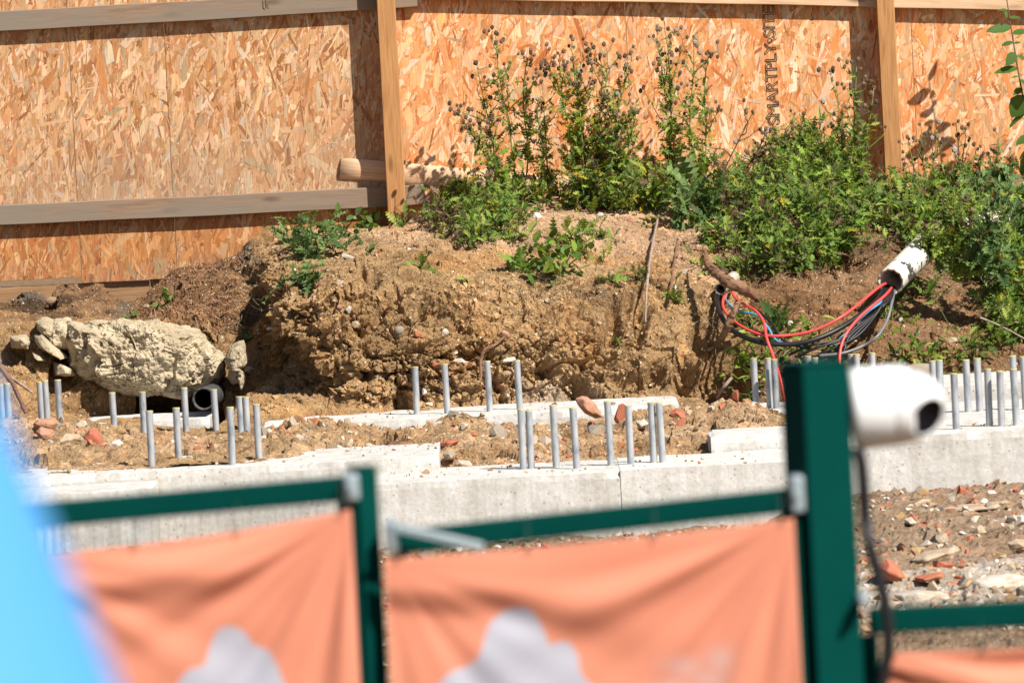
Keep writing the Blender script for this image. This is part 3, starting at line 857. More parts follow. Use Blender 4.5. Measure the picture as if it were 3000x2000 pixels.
def panel(pxl, pxr, pyb, label, pal, wts, spread, size, seed, weather, dz=0.0, lower=None):
    xl, xr = fl(pxl, 500)[0], fl(pxr, 500)[0]
    zb = fl((pxl + pxr) / 2, pyb)[2]
    zt = 1.75
    o = link('board_panel', box_mesh('board_panel', xl + .001, xr - .001, 0.0 + dz, 0.018 + dz, zb, zt, 0.001, 1), M['osb'], hoard)
    if label: o['label'] = label
    area = (xr - xl) * (zt - zb)
    if lower is None:
        s_ = link('strand_layer', strand_layer((xl + .002, zb + .001, xr - .002, zt), int(area * 4600), pal, wts, spread, size, seed, weather, 1.0, (np.array([0.88, 0.79, 0.72]) if pal is LEFTPAL else np.array([0.96, 0.87, 0.82]))), M['strand'], o, 'stuff')
        s_.location = (0, dz, 0)
    else:
        zm = lower
        for (a, b, pp, ww, ws, sd) in ((zm, zt, pal, wts, weather, seed), (zb + .001, zm, LOWPAL, LOWW, 0.35, seed + 50)):
            s_ = link('strand_layer', strand_layer((xl + .002, a, xr - .002, b), int((xr - xl) * (b - a) * 4600), pp, ww, spread, size, sd, ws, 0.95, np.array([0.88, 0.79, 0.72])), M['strand'], o, 'stuff')
            s_.location = (0, dz, 0)
    return o
zl = fl(300, 640)[2]
panel(-760, 222, 838, 'weathered board at far left', LEFTPAL, LEFTW, 0.36, 0.10, 1, 0.5, 0.0012, zl)
panel(222, 503, 823, None, LEFTPAL, LEFTW, 0.36, 0.10, 2, 0.5, 0.0, zl)
panel(503, 1152, 772, 'board with stepped up bottom edge left of the near post', LEFTPAL, LEFTW, 0.36, 0.10, 3, 0.5, -0.0015, zl + 0.04)
panel(1166, 1855, 660, 'bright orange board right of the near post', RIGHTPAL, RIGHTW, 0.5, 0.11, 4, 0.0, -0.004)
pr = panel(1855, 2690, 620, 'board with black outlined print', RIGHTPAL, RIGHTW, 0.42, 0.11, 5, 0.0, -0.003)
panel(2690, 3700, 620, None, RIGHTPAL, RIGHTW, 0.6, 0.10, 6, 0.0, -0.002)
# far backing so that the gaps between boards stay dark
def beam(name, p0, p1, h, d, mat, label=None, Y=None, roundf=0.0, roll=0.0):
    """timber from p0 to p1 (centres, in hoarding space), grain along local X, height h, depth d, front towards -Y"""
    p0, p1 = np.array(p0), np.array(p1)
    v = p1 - p0; L = np.linalg.norm(v)
    bm = bmesh.new()
    if roundf:
        secs = []
        n = 14
        for i in range(n + 1):
            a = -math.pi / 2 + math.pi * i / n
            secs.append((-math.cos(a) * d, math.sin(a) * h / 2))
    else:
        r_ = 0.004
        secs = [(-d + r_, -h / 2), (-d, -h / 2 + r_), (-d, h / 2 - r_), (-d + r_, h / 2), (0, h / 2), (0, -h / 2)]
    nseg = max(2, int(L / 0.12))
    ring = []
    for i in range(nseg + 1):
        x = L * i / nseg
        wob = 0.0025 * math.sin(x * 2.1 + p0[0] * 5) + 0.0012 * math.sin(x * 7.3)
        ring.append([bm.verts.new((x, a, b + wob)) for a, b in secs])
    for i in range(nseg):
        for j in range(len(secs)):
            k = (j + 1) % len(secs)
            bm.faces.new((ring[i][j], ring[i][k], ring[i + 1][k], ring[i + 1][j]))
    bm.faces.new(ring[0][::-1]); bm.faces.new(ring[-1])
    bmesh.ops.recalc_face_normals(bm, faces=bm.faces[:])
    me = bm_mesh(name, bm, bool(roundf))
    o = link(name, me, mat, hoard)
    o.location = tuple(p0)
    X = Vector(tuple(v)).normalized()
    Yax = Vector((0, 1, 0)); Yax = (Yax - X * Yax.dot(X)).normalized()
    Zax = X.cross(Yax)
    o.rotation_euler = Matrix((X, Yax, Zax)).transposed().to_euler()
    if label: o['label'] = label
    return o
RY = FY - 0.006
RH = 0.104
# rails: given by top-left and right pixel of their lower edge
def rail(pxa, ya, pxb, yb, mat, label, h=RH, d=0.047, roundf=0.0, name='rail', Y=RY):
    a, b = fl(pxa, ya, Y), fl(pxb, yb, Y)
    beam(name, a, b, h, d, mat, label, roundf=roundf)
rail(-760, 108, 1222, -8, M['greywood'], 'grey weathered top rail left of the near post')
rail(-760, 668, 1245, 570, M['greywood'], 'grey weathered lower rail with split end')
rail(997, 494, 1760, 556, M['palewood'], 'pale half-round rail', h=0.108, d=0.021, roundf=1, Y=RY - 0.0)
rail(1240, -34, 3700, 14, M['palewood'], 'pale top rail right of the near post', h=0.106, d=0.05)
# posts stand in front of the rails
def post(pxt, pyt, pxb, pyb, w, dp, label):
    a, b = fl(pxt, pyt, FY - 0.062), fl(pxb, pyb, FY - 0.062)
    up = b + (a - b) * 1.6
    p0 = b - np.array([0, 0, 0.25]); L = up[2] - p0[2]
    bm = bmesh.new()
    me = box_mesh('post', 0, L, -w / 2, w / 2, -dp, 0, 0.004, 1)
    o = link('post', me, M['postwood'], hoard)
    o.location = tuple(p0)
    # local X up, local Y -> +X world, local Z -> +Y... front at -Y
    o.rotation_euler = Matrix(((0, 1, 0), (0, 0, 1), (1, 0, 0))).to_euler()
    o['label'] = label
post(1140, 0, 1166, 668, 0.094, 0.096, 'near square post below which the clay bank starts')
post(2597, 0, 2617, 520, 0.090, 0.086, 'square post rising out of the weeds')
# dark gap cover and gravel boards beneath the boards
rail(-760, 925, 440, 866, M['boardwood'], 'brown gravel board under the left boards', h=0.16, d=0.03, name='gravel_board', Y=FY + 0.052)
rail(447, 868, 900, 800, M['boardwood'], 'short brown gravel board under the stepped panel', h=0.20, d=0.03, name='gravel_board', Y=FY + 0.055)
# black sheet added as the shade inside the slit beside the near post
o = link('gap_shade_sheet', box_mesh('gap_shade_sheet', fl(1090, 300)[0], fl(1230, 300)[0], 0.020, 0.024, 0.0, 1.7), M['strip_gapshade'], hoard)
# printed lettering, reads upwards, outlined
fc = bpy.data.curves.new('printed_lettering', 'FONT')
fc.body = 'SMARTPLY\u2022SITEP'
fc.size = 0.16
fc.space_character = 0.93
fc.fill_mode = 'NONE'
fc.bevel_depth = 0.0031
fc.bevel_resolution = 0
fc.resolution_u = 4
fo = bpy.data.objects.new('tmp_text', fc)
COL.objects.link(fo)
bpy.context.view_layer.update()
lme = bpy.data.meshes.new_from_object(fo.evaluated_get(bpy.context.evaluated_depsgraph_get()))
bpy.data.objects.remove(fo)
lco = np.empty(len(lme.vertices) * 3); lme.vertices.foreach_get('co', lco); lco = lco.reshape(-1, 3)
lw = lco[:, 0].max() - lco[:, 0].min(); lh = lco[:, 1].max() - lco[:, 1].min()
p0 = fl(2268, 366); p1 = fl(2244, -6)
Lz = p1[2] - p0[2]
letters = lco.copy()
letters[:, 0] = (p0[0] + 0.0) - (lco[:, 1] - lco[:, 1].min()) / lh * 0.062 + 0.031
letters[:, 2] = p0[2] + (lco[:, 0] - lco[:, 0].min()) / lw * Lz
letters[:, 1] = -0.0052 + lco[:, 2] * 0.10
lme.vertices.foreach_set('co', letters.ravel().astype(np.float32))
lme.materials.clear()
lo = link('printed_lettering', lme, M['ink'], pr)
lo.location = (0, -0.003, 0)
# small black stamp marks on the top rail
ac = Acc()
for i, (a, b, c, e) in enumerate([(770, 2, 771, 26), (778, 0, 780, 24), (771, 26, 777, 27), (784, 14, 785, 18), (785, 22, 786, 26)]):
    ac.tube([fl(a, b, RY - 0.0475), fl(c, e, RY - 0.0475)], 0.0022, 4)
link('stamp_mark', ac.mesh('stamp_mark'), M['ink'], hoard)

# ------------------------------------------------------------------ ROCKS
def blob_rock(name, outline, Y, depth, mat, label, cat, namp=0.03, seed=0, res=(70, 0), group=None, sqp=5.0):
    """a solid lump: outline in the frontal plane, real depth, broken surface"""
    O = np.array([W(a, b, Y) for a, b in outline])
    c = O.mean(0)
    R = O - c
    th = np.arctan2(R[:, 2], R[:, 0]); rr = np.hypot(R[:, 0], R[:, 2])
    o_ = np.argsort(th); th, rr = th[o_], rr[o_]
    nn = res[0]
    ug = np.linspace(-1, 1, nn)
    Ug, Vg = np.meshgrid(ug, ug)
    xd = Ug * np.sqrt(1 - Vg ** 2 / 2); zd = Vg * np.sqrt(1 - Ug ** 2 / 2)
    rho = np.clip(np.hypot(xd, zd), 0, 1); ang = np.arctan2(zd, xd)
    r_ = np.interp(ang, th, rr, period=2 * math.pi)
    dep = depth * np.sqrt(np.clip(1 - rho ** sqp, 0, 1))
    X = c[0] + r_ * rho * np.cos(ang); Z = c[2] + r_ * rho * np.sin(ang)
    front_ = np.stack([X, c[1] - dep, Z], -1).reshape(-1, 3)
    back_ = np.stack([X, c[1] + dep, Z], -1).reshape(-1, 3)
    q = np.vstack([front_, back_])
    dirn = q - c; dirn /= np.linalg.norm(dirn, axis=1)[:, None] + 1e-9
    fr = 0.30 / max(namp, .004)
    k1, k2, ki, kt = worley(q * fr, seed, True)
    l1, l2, li, lt = worley(q * fr * 2.6, seed + 11, True)
    m1, m2, mi, mt_ = worley(q * fr * 6.5, seed + 21, True)
    dsp = namp * (1.5 * fbm(q * 3.6, 3, seed, 0.6) + 0.6 * (ki - 0.5) + 1.1 * kt + 0.7 * fbm(q * 13, 3, seed + 5, .6) + 0.20 * (mi - 0.5) + 0.18 * mt_ + 0.3 * fbm(q * 42, 3, seed + 4, .75) - 0.9 * sstep(0.30, 0.1, l1) * sstep(0.0, 0.3, fbm(q * 9, 2, seed + 9)))
    dsp -= namp * 0.6 * np.clip(1 - (k2 - k1) / 0.06, 0, 1) * sstep(0, .3, fbm(q * 6, 2, seed + 8))
    rim = 1 - 0.55 * np.tile(rho.ravel(), 2) ** 7
    q = q + dirn * (dsp * rim)[:, None]
    Fg = grid_faces(nn, nn)
    F = np.vstack([Fg, Fg[:, ::-1] + nn * nn])
    base = np.array([c[0], c[1], O[:, 2].min()])
    me = np_mesh(name, q - base, F, False)
    bm = bmesh.new(); bm.from_mesh(me)
    bmesh.ops.remove_doubles(bm, verts=bm.verts[:], dist=1e-6)
    bmesh.ops.recalc_face_normals(bm, faces=bm.faces[:])
    bm.to_mesh(me); bm.free()
    ob = link(name, me, mat)
    ob.location = tuple(base)
    return tag(ob, label, cat, group)
def hull_rock(name, outline, Y, depth, mat, label, cat, seed=0, group=None, namp=0.028):
    rg = np.random.default_rng(seed)
    O = np.array([W(a, b, Y) for a, b in outline]); c = O.mean(0); R = O - c
    sz_ = np.hypot(R[:, 0], R[:, 2]).mean()
    pts = [R * rg.uniform(.94, 1.06, (len(R), 1))]
    for k, yy in ((0.72, -depth), (0.45, -depth * 1.25), (0.7, depth)):
        q = R * k * rg.uniform(.7, 1.2, (len(R), 1)); q[:, 1] = yy * rg.uniform(.7, 1.1, len(R)); pts.append(q)
    bm = bmesh.new()
    for q in np.vstack(pts): bm.verts.new(q)
    bmesh.ops.convex_hull(bm, input=bm.verts[:])
    bmesh.ops.delete(bm, geom=[v for v in bm.verts if not v.link_faces], context='VERTS')
    bmesh.ops.dissolve_limit(bm, angle_limit=0.32, verts=bm.verts[:], edges=bm.edges[:])
    bmesh.ops.bevel(bm, geom=bm.edges[:], offset=sz_ * 0.07, segments=1, affect='EDGES', profile=0.5)
    bmesh.ops.triangulate(bm, faces=bm.faces[:])
    bmesh.ops.subdivide_edges(bm, edges=bm.edges[:], cuts=2, use_grid_fill=True)
    bmesh.ops.recalc_face_normals(bm, faces=bm.faces[:])
    P_ = np.array([v.co[:] for v in bm.verts]); nn = fbm(P_ / sz_ * 2.2, 3, seed, .65) * sz_ * namp * 1.6
    for v, k in zip(bm.verts, nn): v.co *= 1 + k / (v.co.length + 1e-6)
    zb = min(v.co.z for v in bm.verts)
    for v in bm.verts: v.co.z -= zb
    o = link(name, bm_mesh(name, bm), mat)
    o.location = (c[0], c[1], c[2] + zb)
    return tag(o, label, cat, group)
Z4 = lambda pts: [(a * .4719, 700 + b * .4719) for a, b in pts]
blob_rock('concrete_lump', Z4([(440, 520), (560, 545), (700, 535), (900, 525), (1100, 555), (1270, 590), (1340, 680), (1420, 730), (1390, 850), (1340, 910), (1200, 940), (1120, 985),
          (1000, 960), (880, 950), (760, 945), (690, 905), (600, 865), (510, 865), (455, 800), (445, 700), (420, 600)]), 37.82, 0.34, M['oldconcrete'],
          'big broken pale concrete lump jutting from the bank at left', 'concrete lump', 0.055, 3, (230, 0))
blob_rock('concrete_lump', Z4([(225, 510), (330, 505), (450, 530), (460, 690), (400, 690), (300, 610)]), 37.85, 0.2, M['oldconcrete'],
          'brown faced concrete corner at the upper left of the big lump', 'concrete lump', 0.03, 5)
hull_rock('concrete_slab', Z4([(205, 590), (260, 575), (350, 650), (435, 735), (410, 760), (330, 745), (230, 660)]), 37.72, 0.14, M['oldconcrete'],
          'leaning broken concrete slab left of the big lump', 'concrete piece', 6, None, 0.09)
hull_rock('concrete_slab', Z4([(330, 760), (400, 765), (455, 800), (475, 850), (410, 860), (335, 850)]), 37.7, 0.12, M['oldconcrete'],
          'flat concrete fragment under the leaning slab', 'concrete piece', 7, None, 0.09)
blob_rock('concrete_slab', Z4([(1415, 680), (1460, 640), (1515, 625), (1525, 700), (1500, 800), (1485, 900), (1505, 955), (1440, 905), (1425, 800)]), 37.6, 0.16, M['oldconcrete'],
          'upright pale concrete shard between the big lump and the clay cliff', 'concrete piece', 0.02, 8)
hull_rock('concrete_slab', Z4([(200, 690), (270, 700), (310, 760), (250, 770), (205, 735)]), 37.72, 0.12, M['oldconcrete'], 'small concrete lump at left under the leaning slab', 'concrete piece', 9, None, 0.09)
hull_rock('concrete_slab', Z4([(60, 600), (160, 580), (210, 640), (180, 690), (70, 680)]), 37.75, 0.12, M['oldconcrete'], 'soiled concrete piece far left on the brown bank', 'concrete piece', 12, None, 0.09)
RX = 'loose rock'
Z0 = lambda pts: [(a, b) for a, b in pts]
hull_rock('brick_chunk', [(245, 1280), (262, 1256), (285, 1256), (300, 1278), (306, 1310), (296, 1342), (250, 1340), (243, 1312)], 34.7, 0.06, M['brick'],
          'big upright red brick chunk on the rubble at left', 'brick', 21)
hull_rock('stone', [(96, 1240), (110, 1226), (160, 1222), (170, 1238), (160, 1262), (104, 1262)], 35.1, 0.06, M['pinkstone'], 'pink stone on top of another at left', 'stone', 22)
hull_rock('stone', [(104, 1264), (120, 1250), (158, 1256), (166, 1282), (150, 1300), (115, 1290)], 34.95, 0.06, M['pinkstone'], 'pink stone below its twin at the left', 'stone', 23)
hull_rock('stone', [(168, 1292), (190, 1268), (235, 1272), (246, 1296), (230, 1316), (180, 1312)], 34.8, 0.07, M['stone'], 'buff clod between pink stones and red brick chunk', 'stone', 24)
hull_rock('stone', [(310, 1305), (330, 1288), (350, 1285), (368, 1306), (350, 1318), (318, 1316)], 34.9, 0.05, M['palestone'], 'pale wedge stone right of the red brick chunk', 'stone', 25)
hull_rock('stone', [(1683, 1166), (1705, 1158), (1722, 1160), (1742, 1178), (1756, 1200), (1768, 1222), (1745, 1226), (1712, 1212), (1695, 1190)], 35.4, 0.06, M['pinkstone'],
          'large pale pinkish angular rock leaning on the spoil heap in the middle', 'stone', 26)
hull_rock('stone', [(1712, 1262), (1726, 1244), (1762, 1240), (1782, 1258), (1776, 1284), (1736, 1290), (1716, 1280)], 35.0, 0.06, M['greystone'],
          'grey brown rock below the pinkish rock on the spoil heap', 'stone', 27)
hull_rock('brick_chunk', [(1128, 1300), (1140, 1290), (1210, 1288), (1220, 1300), (1214, 1318), (1136, 1320)], 34.4, 0.06, M['darkbrick'],
          'dark soiled brick lying above the end of the raised strip', 'brick', 28)
hull_rock('stone', [(1330, 1358), (1342, 1346), (1372, 1347), (1386, 1360), (1376, 1375), (1338, 1374)], 33.75, 0.06, M['palestone'],
          'rounded cream stone beside the end of the raised strip', 'stone', 29)
hull_rock('stone', [(1296, 1326), (1312, 1316), (1340, 1330), (1332, 1348), (1304, 1348)], 34.0, 0.06, M['greystone'],
          'grey stone behind the rounded cream stone', 'stone', 30)
hull_rock('brick_chunk', [(1288, 1298), (1310, 1284), (1345, 1286), (1342, 1308), (1315, 1316), (1290, 1310)], 34.4, 0.05, M['brick'],
          'flat red brick piece at the left foot of the middle spoil hump', 'brick', 31)
hull_rock('brick_chunk', [(1372, 1268), (1392, 1262), (1402, 1274), (1388, 1284), (1374, 1280)], 34.8, 0.04, M['brick'], 'small bright red brick bit on the middle spoil hump', 'brick', 32)
hull_rock('stone', [(1862, 1236), (1885, 1226), (1900, 1240), (1892, 1256), (1870, 1256)], 34.9, 0.05, M['palestone'], 'cream stone between the last bolts of the row of eight', 'stone', 33)
hull_rock('brick_chunk', [(1954, 1210), (1980, 1196), (2008, 1204), (2012, 1226), (1990, 1236), (1960, 1228)], 35.3, 0.05, M['brick'],
          'red brick lump right of the row of eight bolts', 'brick', 34)
hull_rock('stone', [(2150, 1250), (2178, 1238), (2196, 1250), (2186, 1266), (2158, 1266)], 34.7, 0.05, M['palestone'], 'pale stone on the spoil below the red lumps near the green post', 'stone', 35)
# front right rubble seen through the fence
def frock(pts, mat, label, cat, Y, dep, seed, na=0.012, nm='stone'):
    hull_rock(nm, pts, Y, dep, mat, label, cat, seed)
frock([(2570, 1660), (2600, 1636), (2640, 1650), (2655, 1690), (2620, 1706), (2580, 1700)], M['brick'], 'big blurred red brick chunk just right of the camera cable', 'brick', 28.9, 0.09, 41, nm='brick_chunk')
frock([(2670, 1640), (2700, 1620), (2800, 1598), (2815, 1612), (2740, 1640), (2690, 1652)], M['stone'], 'long flat tan block in the front rubble on the right', 'stone', 29.4, 0.10, 42)
frock([(2758, 1488), (2800, 1478), (2960, 1462), (2966, 1482), (2860, 1498), (2770, 1502)], M['stone'], 'long buff slab lying below the high footing at right', 'stone', 31.6, 0.10, 43)
frock([(2816, 1440), (2835, 1422), (2858, 1432), (2862, 1460), (2830, 1466)], M['brick'], 'red brick piece at the foot of the high footing, right', 'brick', 32.3, 0.06, 44, nm='brick_chunk')
frock([(2880, 1450), (2896, 1434), (2918, 1446), (2915, 1466), (2886, 1468)], M['brick'], 'smaller red brick bit right of the brick at the footing', 'brick', 32.3, 0.06, 45, nm='brick_chunk')
frock([(2600, 1462), (2640, 1446), (2682, 1446), (2676, 1480), (2620, 1490)], M['pinkstone'], 'pink block against the footing behind the camera cable', 'stone', 32.3, 0.08, 46)
frock([(2650, 1520), (2672, 1512), (2690, 1530), (2676, 1542), (2652, 1534)], M['palestone'], 'small cream stone lying in the middle of the right rubble', 'stone', 31.0, 0.05, 47)
frock([(2694, 1596), (2720, 1578), (2732, 1590), (2712, 1606)], M['palestone'], 'white stone above the long tan block', 'stone', 29.9, 0.05, 48)
frock([(2850, 1700), (2880, 1690), (2960, 1676), (3010, 1690), (3020, 1740), (2900, 1752), (2846, 1744)], M['palestone'], 'large whitish concrete rubble block above the right green rail', 'concrete piece', 28.3, 0.12, 49)
frock([(2806, 1716), (2822, 1680), (2842, 1672), (2850, 1690), (2830, 1722)], M['palestone'], 'upright whitish shard left of the large rubble block', 'concrete piece', 28.5, 0.05, 50)
frock([(2620, 1740), (2680, 1722), (2760, 1730), (2800, 1750), (2700, 1768), (2630, 1764)], M['palestone'], 'low greyish concrete piece over the right green rail', 'concrete piece', 28.0, 0.10, 51)
frock([(2950, 1590), (2975, 1576), (3010, 1578), (3015, 1604), (2960, 1610)], M['stone'], 'orange tan stone at the right edge in the rubble', 'stone', 29.8, 0.06, 52)
frock([(2672, 1690), (2760, 1672), (2770, 1690), (2690, 1706)], M['brick'], 'flat red brick strip right of the big blurred brick chunk', 'brick', 28.7, 0.08, 53, nm='brick_chunk')

# stones that sit in the bank face (px, py, w, h, material, label)
def hull_mesh(name, n, seed, rough=0.0, sx=1, sy=1, sz=1):
    rg = np.random.default_rng(seed)
    p = rg.normal(0, 1, (n, 3)); p /= np.linalg.norm(p, axis=1)[:, None]
    p *= rg.uniform(0.8, 1.0, (n, 1)); p *= (sx, sy, sz)
    bm = bmesh.new()
    for q in p: bm.verts.new(q * 0.5)
    r = bmesh.ops.convex_hull(bm, input=bm.verts[:])
    bmesh.ops.delete(bm, geom=[v for v in bm.verts if not v.link_faces], context='VERTS')
    bmesh.ops.recalc_face_normals(bm, faces=bm.faces[:])
    return bm_mesh(name, bm)
HULLS = [hull_mesh('rubble', 16, 100 + i, 0, 1, random.uniform(.7, 1), random.uniform(.6, .95)) for i in range(14)]
def round_mesh(seed):
    bm = bmesh.new()
    bmesh.ops.create_icosphere(bm, subdivisions=2, radius=0.5)
    P_ = np.array([v.co[:] for v in bm.verts]); n = fbm(P_ * 2.2, 2, seed) * 0.16
    for v, k in zip(bm.verts, n): v.co *= 1 + k
    return bm_mesh('round', bm, True)
ROUNDS = [round_mesh(i) for i in range(5)]
MESHC = {}
def mesh_with(me, mat):
    k = (me.name, mat.name)
    if k not in MESHC:
        c = me.copy(); c.materials.clear(); c.materials.append(mat); MESHC[k] = c
    return MESHC[k]
def put_stone(name, me, mat, pos, size, rot, label, cat, group=None):
    o = link(name, mesh_with(me, mat))
    o.location = tuple(pos); o.scale = size; o.rotation_euler = rot
    return tag(o, label, cat, group)
BS = [
    (1022, 752, 46, 24, 'palestone', 'h', 'elongated pale stone near the bank top below the near fence post', 0.5),
    (1165, 968, 26, 25, 'greystone', 'r', 'round olive grey pebble in the middle of the clay face', 0),
    (1228, 978, 36, 24, 'brick', 'h', 'rust red stone right of the olive pebble in the clay face', 0.2),
    (1303, 969, 23, 21, 'palestone', 'r', 'round grey pebble right of the rust red stone', 0),
    (1475, 985, 36, 40, 'pinkstone', 'h', 'pinkish triangular stone above the dark root in the clay', 0.3),
    (1355, 1055, 46, 22, 'palestone', 'h', 'cream stone with shadow above the row of four bolts', 0.1),
    (1492, 1054, 44, 20, 'palestone', 'h', 'flat cream stone behind the rightmost bolt of four', -0.1),
    (1240, 1149, 20, 24, 'white_bit', 'h', 'white square shard between the first two back bolts', 0.1),
    (1257, 1182, 24, 22, 'palestone', 'h', 'pale block below the white square shard', 0),
    (1000, 826, 42, 16, 'palestone', 'h', 'bony white flake on the upper clay face', 0.6),
    (1023, 905, 18, 30, 'palestone', 'h', 'upright cream stone in the left part of the clay face', 0.2),
    (992, 900, 22, 16, 'pinkstone', 'h', 'small pink stone left of the upright cream stone', 0),
    (1040, 952, 24, 30, 'stone', 'h', 'yellowish lump left of the olive pebble', 0.2),
    (935, 912, 26, 16, 'palestone', 'h', 'small pale stone near the cliff edge on the clay', 0),
    (1484, 1093, 24, 14, 'stone', 'r', 'tan pebble beside the rightmost of the four back bolts', 0),
    (1280, 1070, 26, 20, 'brick', 'h', 'orange lump behind the second back bolt', 0),
    (1115, 738, 10, 12, 'brick', 'h', 'tiny red chip near the elongated pale stone', 0),
    (1570, 630, 34, 20, 'white_bit', 'h', 'white shard on the bank crest among pale rubble', 0.4),
    (1620, 600, 40, 24, 'pinkstone', 'h', 'pink rubble stone on the bank crest under the thistles', 0),
    (1850, 640, 44, 26, 'pinkstone', 'h', 'broad pink stone on the crest left of the drooping thistle', 0.1),
    (1762, 632, 22, 18, 'palestone', 'r', 'pale pebble on the crest below the bushy thistle', 0),
    (1978, 838, 12, 26, 'white_bit', 'h', 'white upright chip right of the leaning stick', 0.1),
    (1525, 620, 40, 22, 'pinkstone', 'h', 'rosy stone on the crest left of the white shard', 0.2),
    (2010, 795, 28, 18, 'palestone', 'h', 'pale flat stone near the dead root', 0),
    (730, 1085, 34, 34, 'stone', 'h', 'rounded ochre lump inside the shaded cliff hollow', 0),
    (904, 1092, 18, 20, 'brick', 'h', 'orange stone on the shaded cliff edge', 0),
    (2350, 915, 26, 18, 'pinkstone', 'h', 'pink stone under the red cable right of the weeds', 0),
    (2318, 950, 20, 26, 'palestone', 'r', 'cream stone between red cable and weeds', 0),
    (2720, 1010, 46, 30, 'pinkstone', 'h', 'brick coloured block below the cable duct', 0.1),
    (2800, 1000, 48, 40, 'stone', 'h', 'tan block at the bank foot right of the duct', 0.2),
    (2622, 1038, 30, 20, 'palestone', 'h', 'cream chip behind the bolts near the camera', 0.5),
    (2640, 940, 16, 16, 'palestone', 'r', 'pale pebble below the grey cable', 0),
    (2690, 980, 16, 30, 'greystone', 'h', 'grey upright stone right of the grey cable', 0.1),
    (430, 895, 24, 18, 'stone', 'h', 'tan lump on the brown slope under the stepped panel', 0),
    (150, 880, 34, 22, 'stone', 'r', 'tan clod on the brown slope at far left', 0),
    (2690, 1085, 110, 50, 'greystone', 'r', 'broad grey boulder between the white camera and the back bolts', 0),
    (2800, 1120, 60, 50, 'palestone', 'r', 'pale boulder behind the front bolts right of the camera', 0),
]
for i, (a, b, w, h, mk, sh, lab, rot) in enumerate(BS):
    p_, n_ = surf(a, b)
    if a in (2690, 2800) and b > 1080: p_ = W(a, b + 10, 36.75)
    s_ = p_[1] * PIX
    me = (ROUNDS[i % 5] if sh == 'r' else HULLS[i % 14])
    put_stone('stone' if mk not in ('brick',) else 'brick_fragment', me, M[mk], p_ + n_ * 0.004, (w * s_ * 1.15, min(w, h) * s_ * 0.9, h * s_ * 1.15), (0.1, rot, 0.2), lab, 'stone' if mk != 'brick' else 'brick')

# scattered rubble, each its own
rr = np.random.default_rng(5)
def sample_grid(A, x, y, x0, x1, y0, y1):
    ny, nx, _ = A.shape
    i = int(np.clip((y - y0) / (y1 - y0) * (ny - 1), 0, ny - 1)); j = int(np.clip((x - x0) / (x1 - x0) * (nx - 1), 0, nx - 1))
    return A[i, j]
KIND = [('stone', 'stone', 0.42), ('stone', 'palestone', 0.17), ('brick_fragment', 'brick', 0.22), ('stone', 'greystone', 0.12), ('brick_fragment', 'pinkstone', 0.07)]
LAB = {
    'heap': {'stone': ('small buff stone lying in the spoil between the footings', 'buff stones in the spoil between the footings'), 'palestone': ('small pale stone lying in the spoil between the footings', 'pale stones in the spoil between the footings'),
             'brick': ('small red brick fragment lying in the spoil between the footings', 'red brick fragments in the spoil between the footings'), 'greystone': ('small grey stone lying in the spoil between the footings', 'grey stones in the spoil between the footings'),
             'pinkstone': ('small pink brick fragment lying in the spoil between the footings', 'pink brick fragments in the spoil between the footings')},
    'front': {'stone': ('blurred buff stone on the ground in front of the footings', 'buff stones in front of the footings'), 'palestone': ('blurred pale stone on the ground in front of the footings', 'pale stones in front of the footings'),
              'brick': ('blurred red brick fragment on the ground in front of the footings', 'red brick fragments in front of the footings'), 'greystone': ('blurred grey stone on the ground in front of the footings', 'grey stones in front of the footings'),
              'pinkstone': ('blurred pink brick fragment on the ground in front of the footings', 'pink brick fragments in front of the footings')},
    'bank': {'stone': ('small buff stone stuck in the clay bank face', 'buff stones stuck in the clay bank'), 'palestone': ('small pale stone stuck in the clay bank face', 'pale stones stuck in the clay bank'),
             'brick': ('small red fragment stuck in the clay bank face', 'red fragments stuck in the clay bank'), 'greystone': ('small grey stone stuck in the clay bank face', 'grey stones stuck in the clay bank'),
             'pinkstone': ('small pinkish stone stuck in the clay bank face', 'pinkish stones stuck in the clay bank')},
}
def pick_kind():
    u = rr.random(); s = 0
    for nm, mk, w in KIND:
        s += w
        if u < s: return nm, mk
    return KIND[0][:2]
SCAT = []
def scatter(where, pos, size):
    nm, mk = pick_kind()
    l, gp = LAB[where][mk]
    SCAT.append((where, mk, gp, pos, put_stone(nm, HULLS[int(rr.integers(14))], M[mk], pos, (size * rr.uniform(.8, 1.4), size * rr.uniform(.8, 1.2), size * rr.uniform(.55, 1.0)), tuple(rr.uniform(0, 6.28, 3)), l, 'brick' if nm.startswith('brick') else 'stone', gp)))
cnt = 0
while cnt < 130:
    px = rr.uniform(20, 2330)
    yy = 33.9 + 1.75 * rr.random() ** 0.8
    x = W(px, 1280, yy)[0]
    if x < -0.55 and yy < 34.45: continue
    if x > 0.85 and yy < 34.25: continue
    p_ = sample_grid(HEAP, x, yy, -3.4, 3.6, 33.48, 36.5)
    s_ = rr.gamma(3, 0.012) + 0.020
    scatter('heap', p_ + np.array([0, 0, s_ * 0.15]), s_)
    cnt += 1
cnt = 0
while cnt < 110:
    px = rr.uniform(2480, 3020) if rr.random() < 0.72 else rr.uniform(150, 2400)
    yy = rr.uniform(27.2, 32.4)
    x = W(px, 1600, yy)[0]
    p_ = sample_grid(FRONT, x, yy, -3.4, 3.8, 24.5, 34.3)
    s_ = rr.gamma(3, 0.0085) + 0.02
    scatter('front', p_ + np.array([0, 0, s_ * 0.12]), s_)
    cnt += 1
cnt = 0
while cnt < 70:
    px, py = rr.uniform(780, 2150), rr.uniform(690, 1190)
    p_, n_ = surf(px, py)
    if n_[1] > 0.1: continue
    s_ = rr.gamma(3, 0.004) + 0.010
    scatter('bank', p_ + n_ * s_ * 0.1, s_)
    cnt += 1

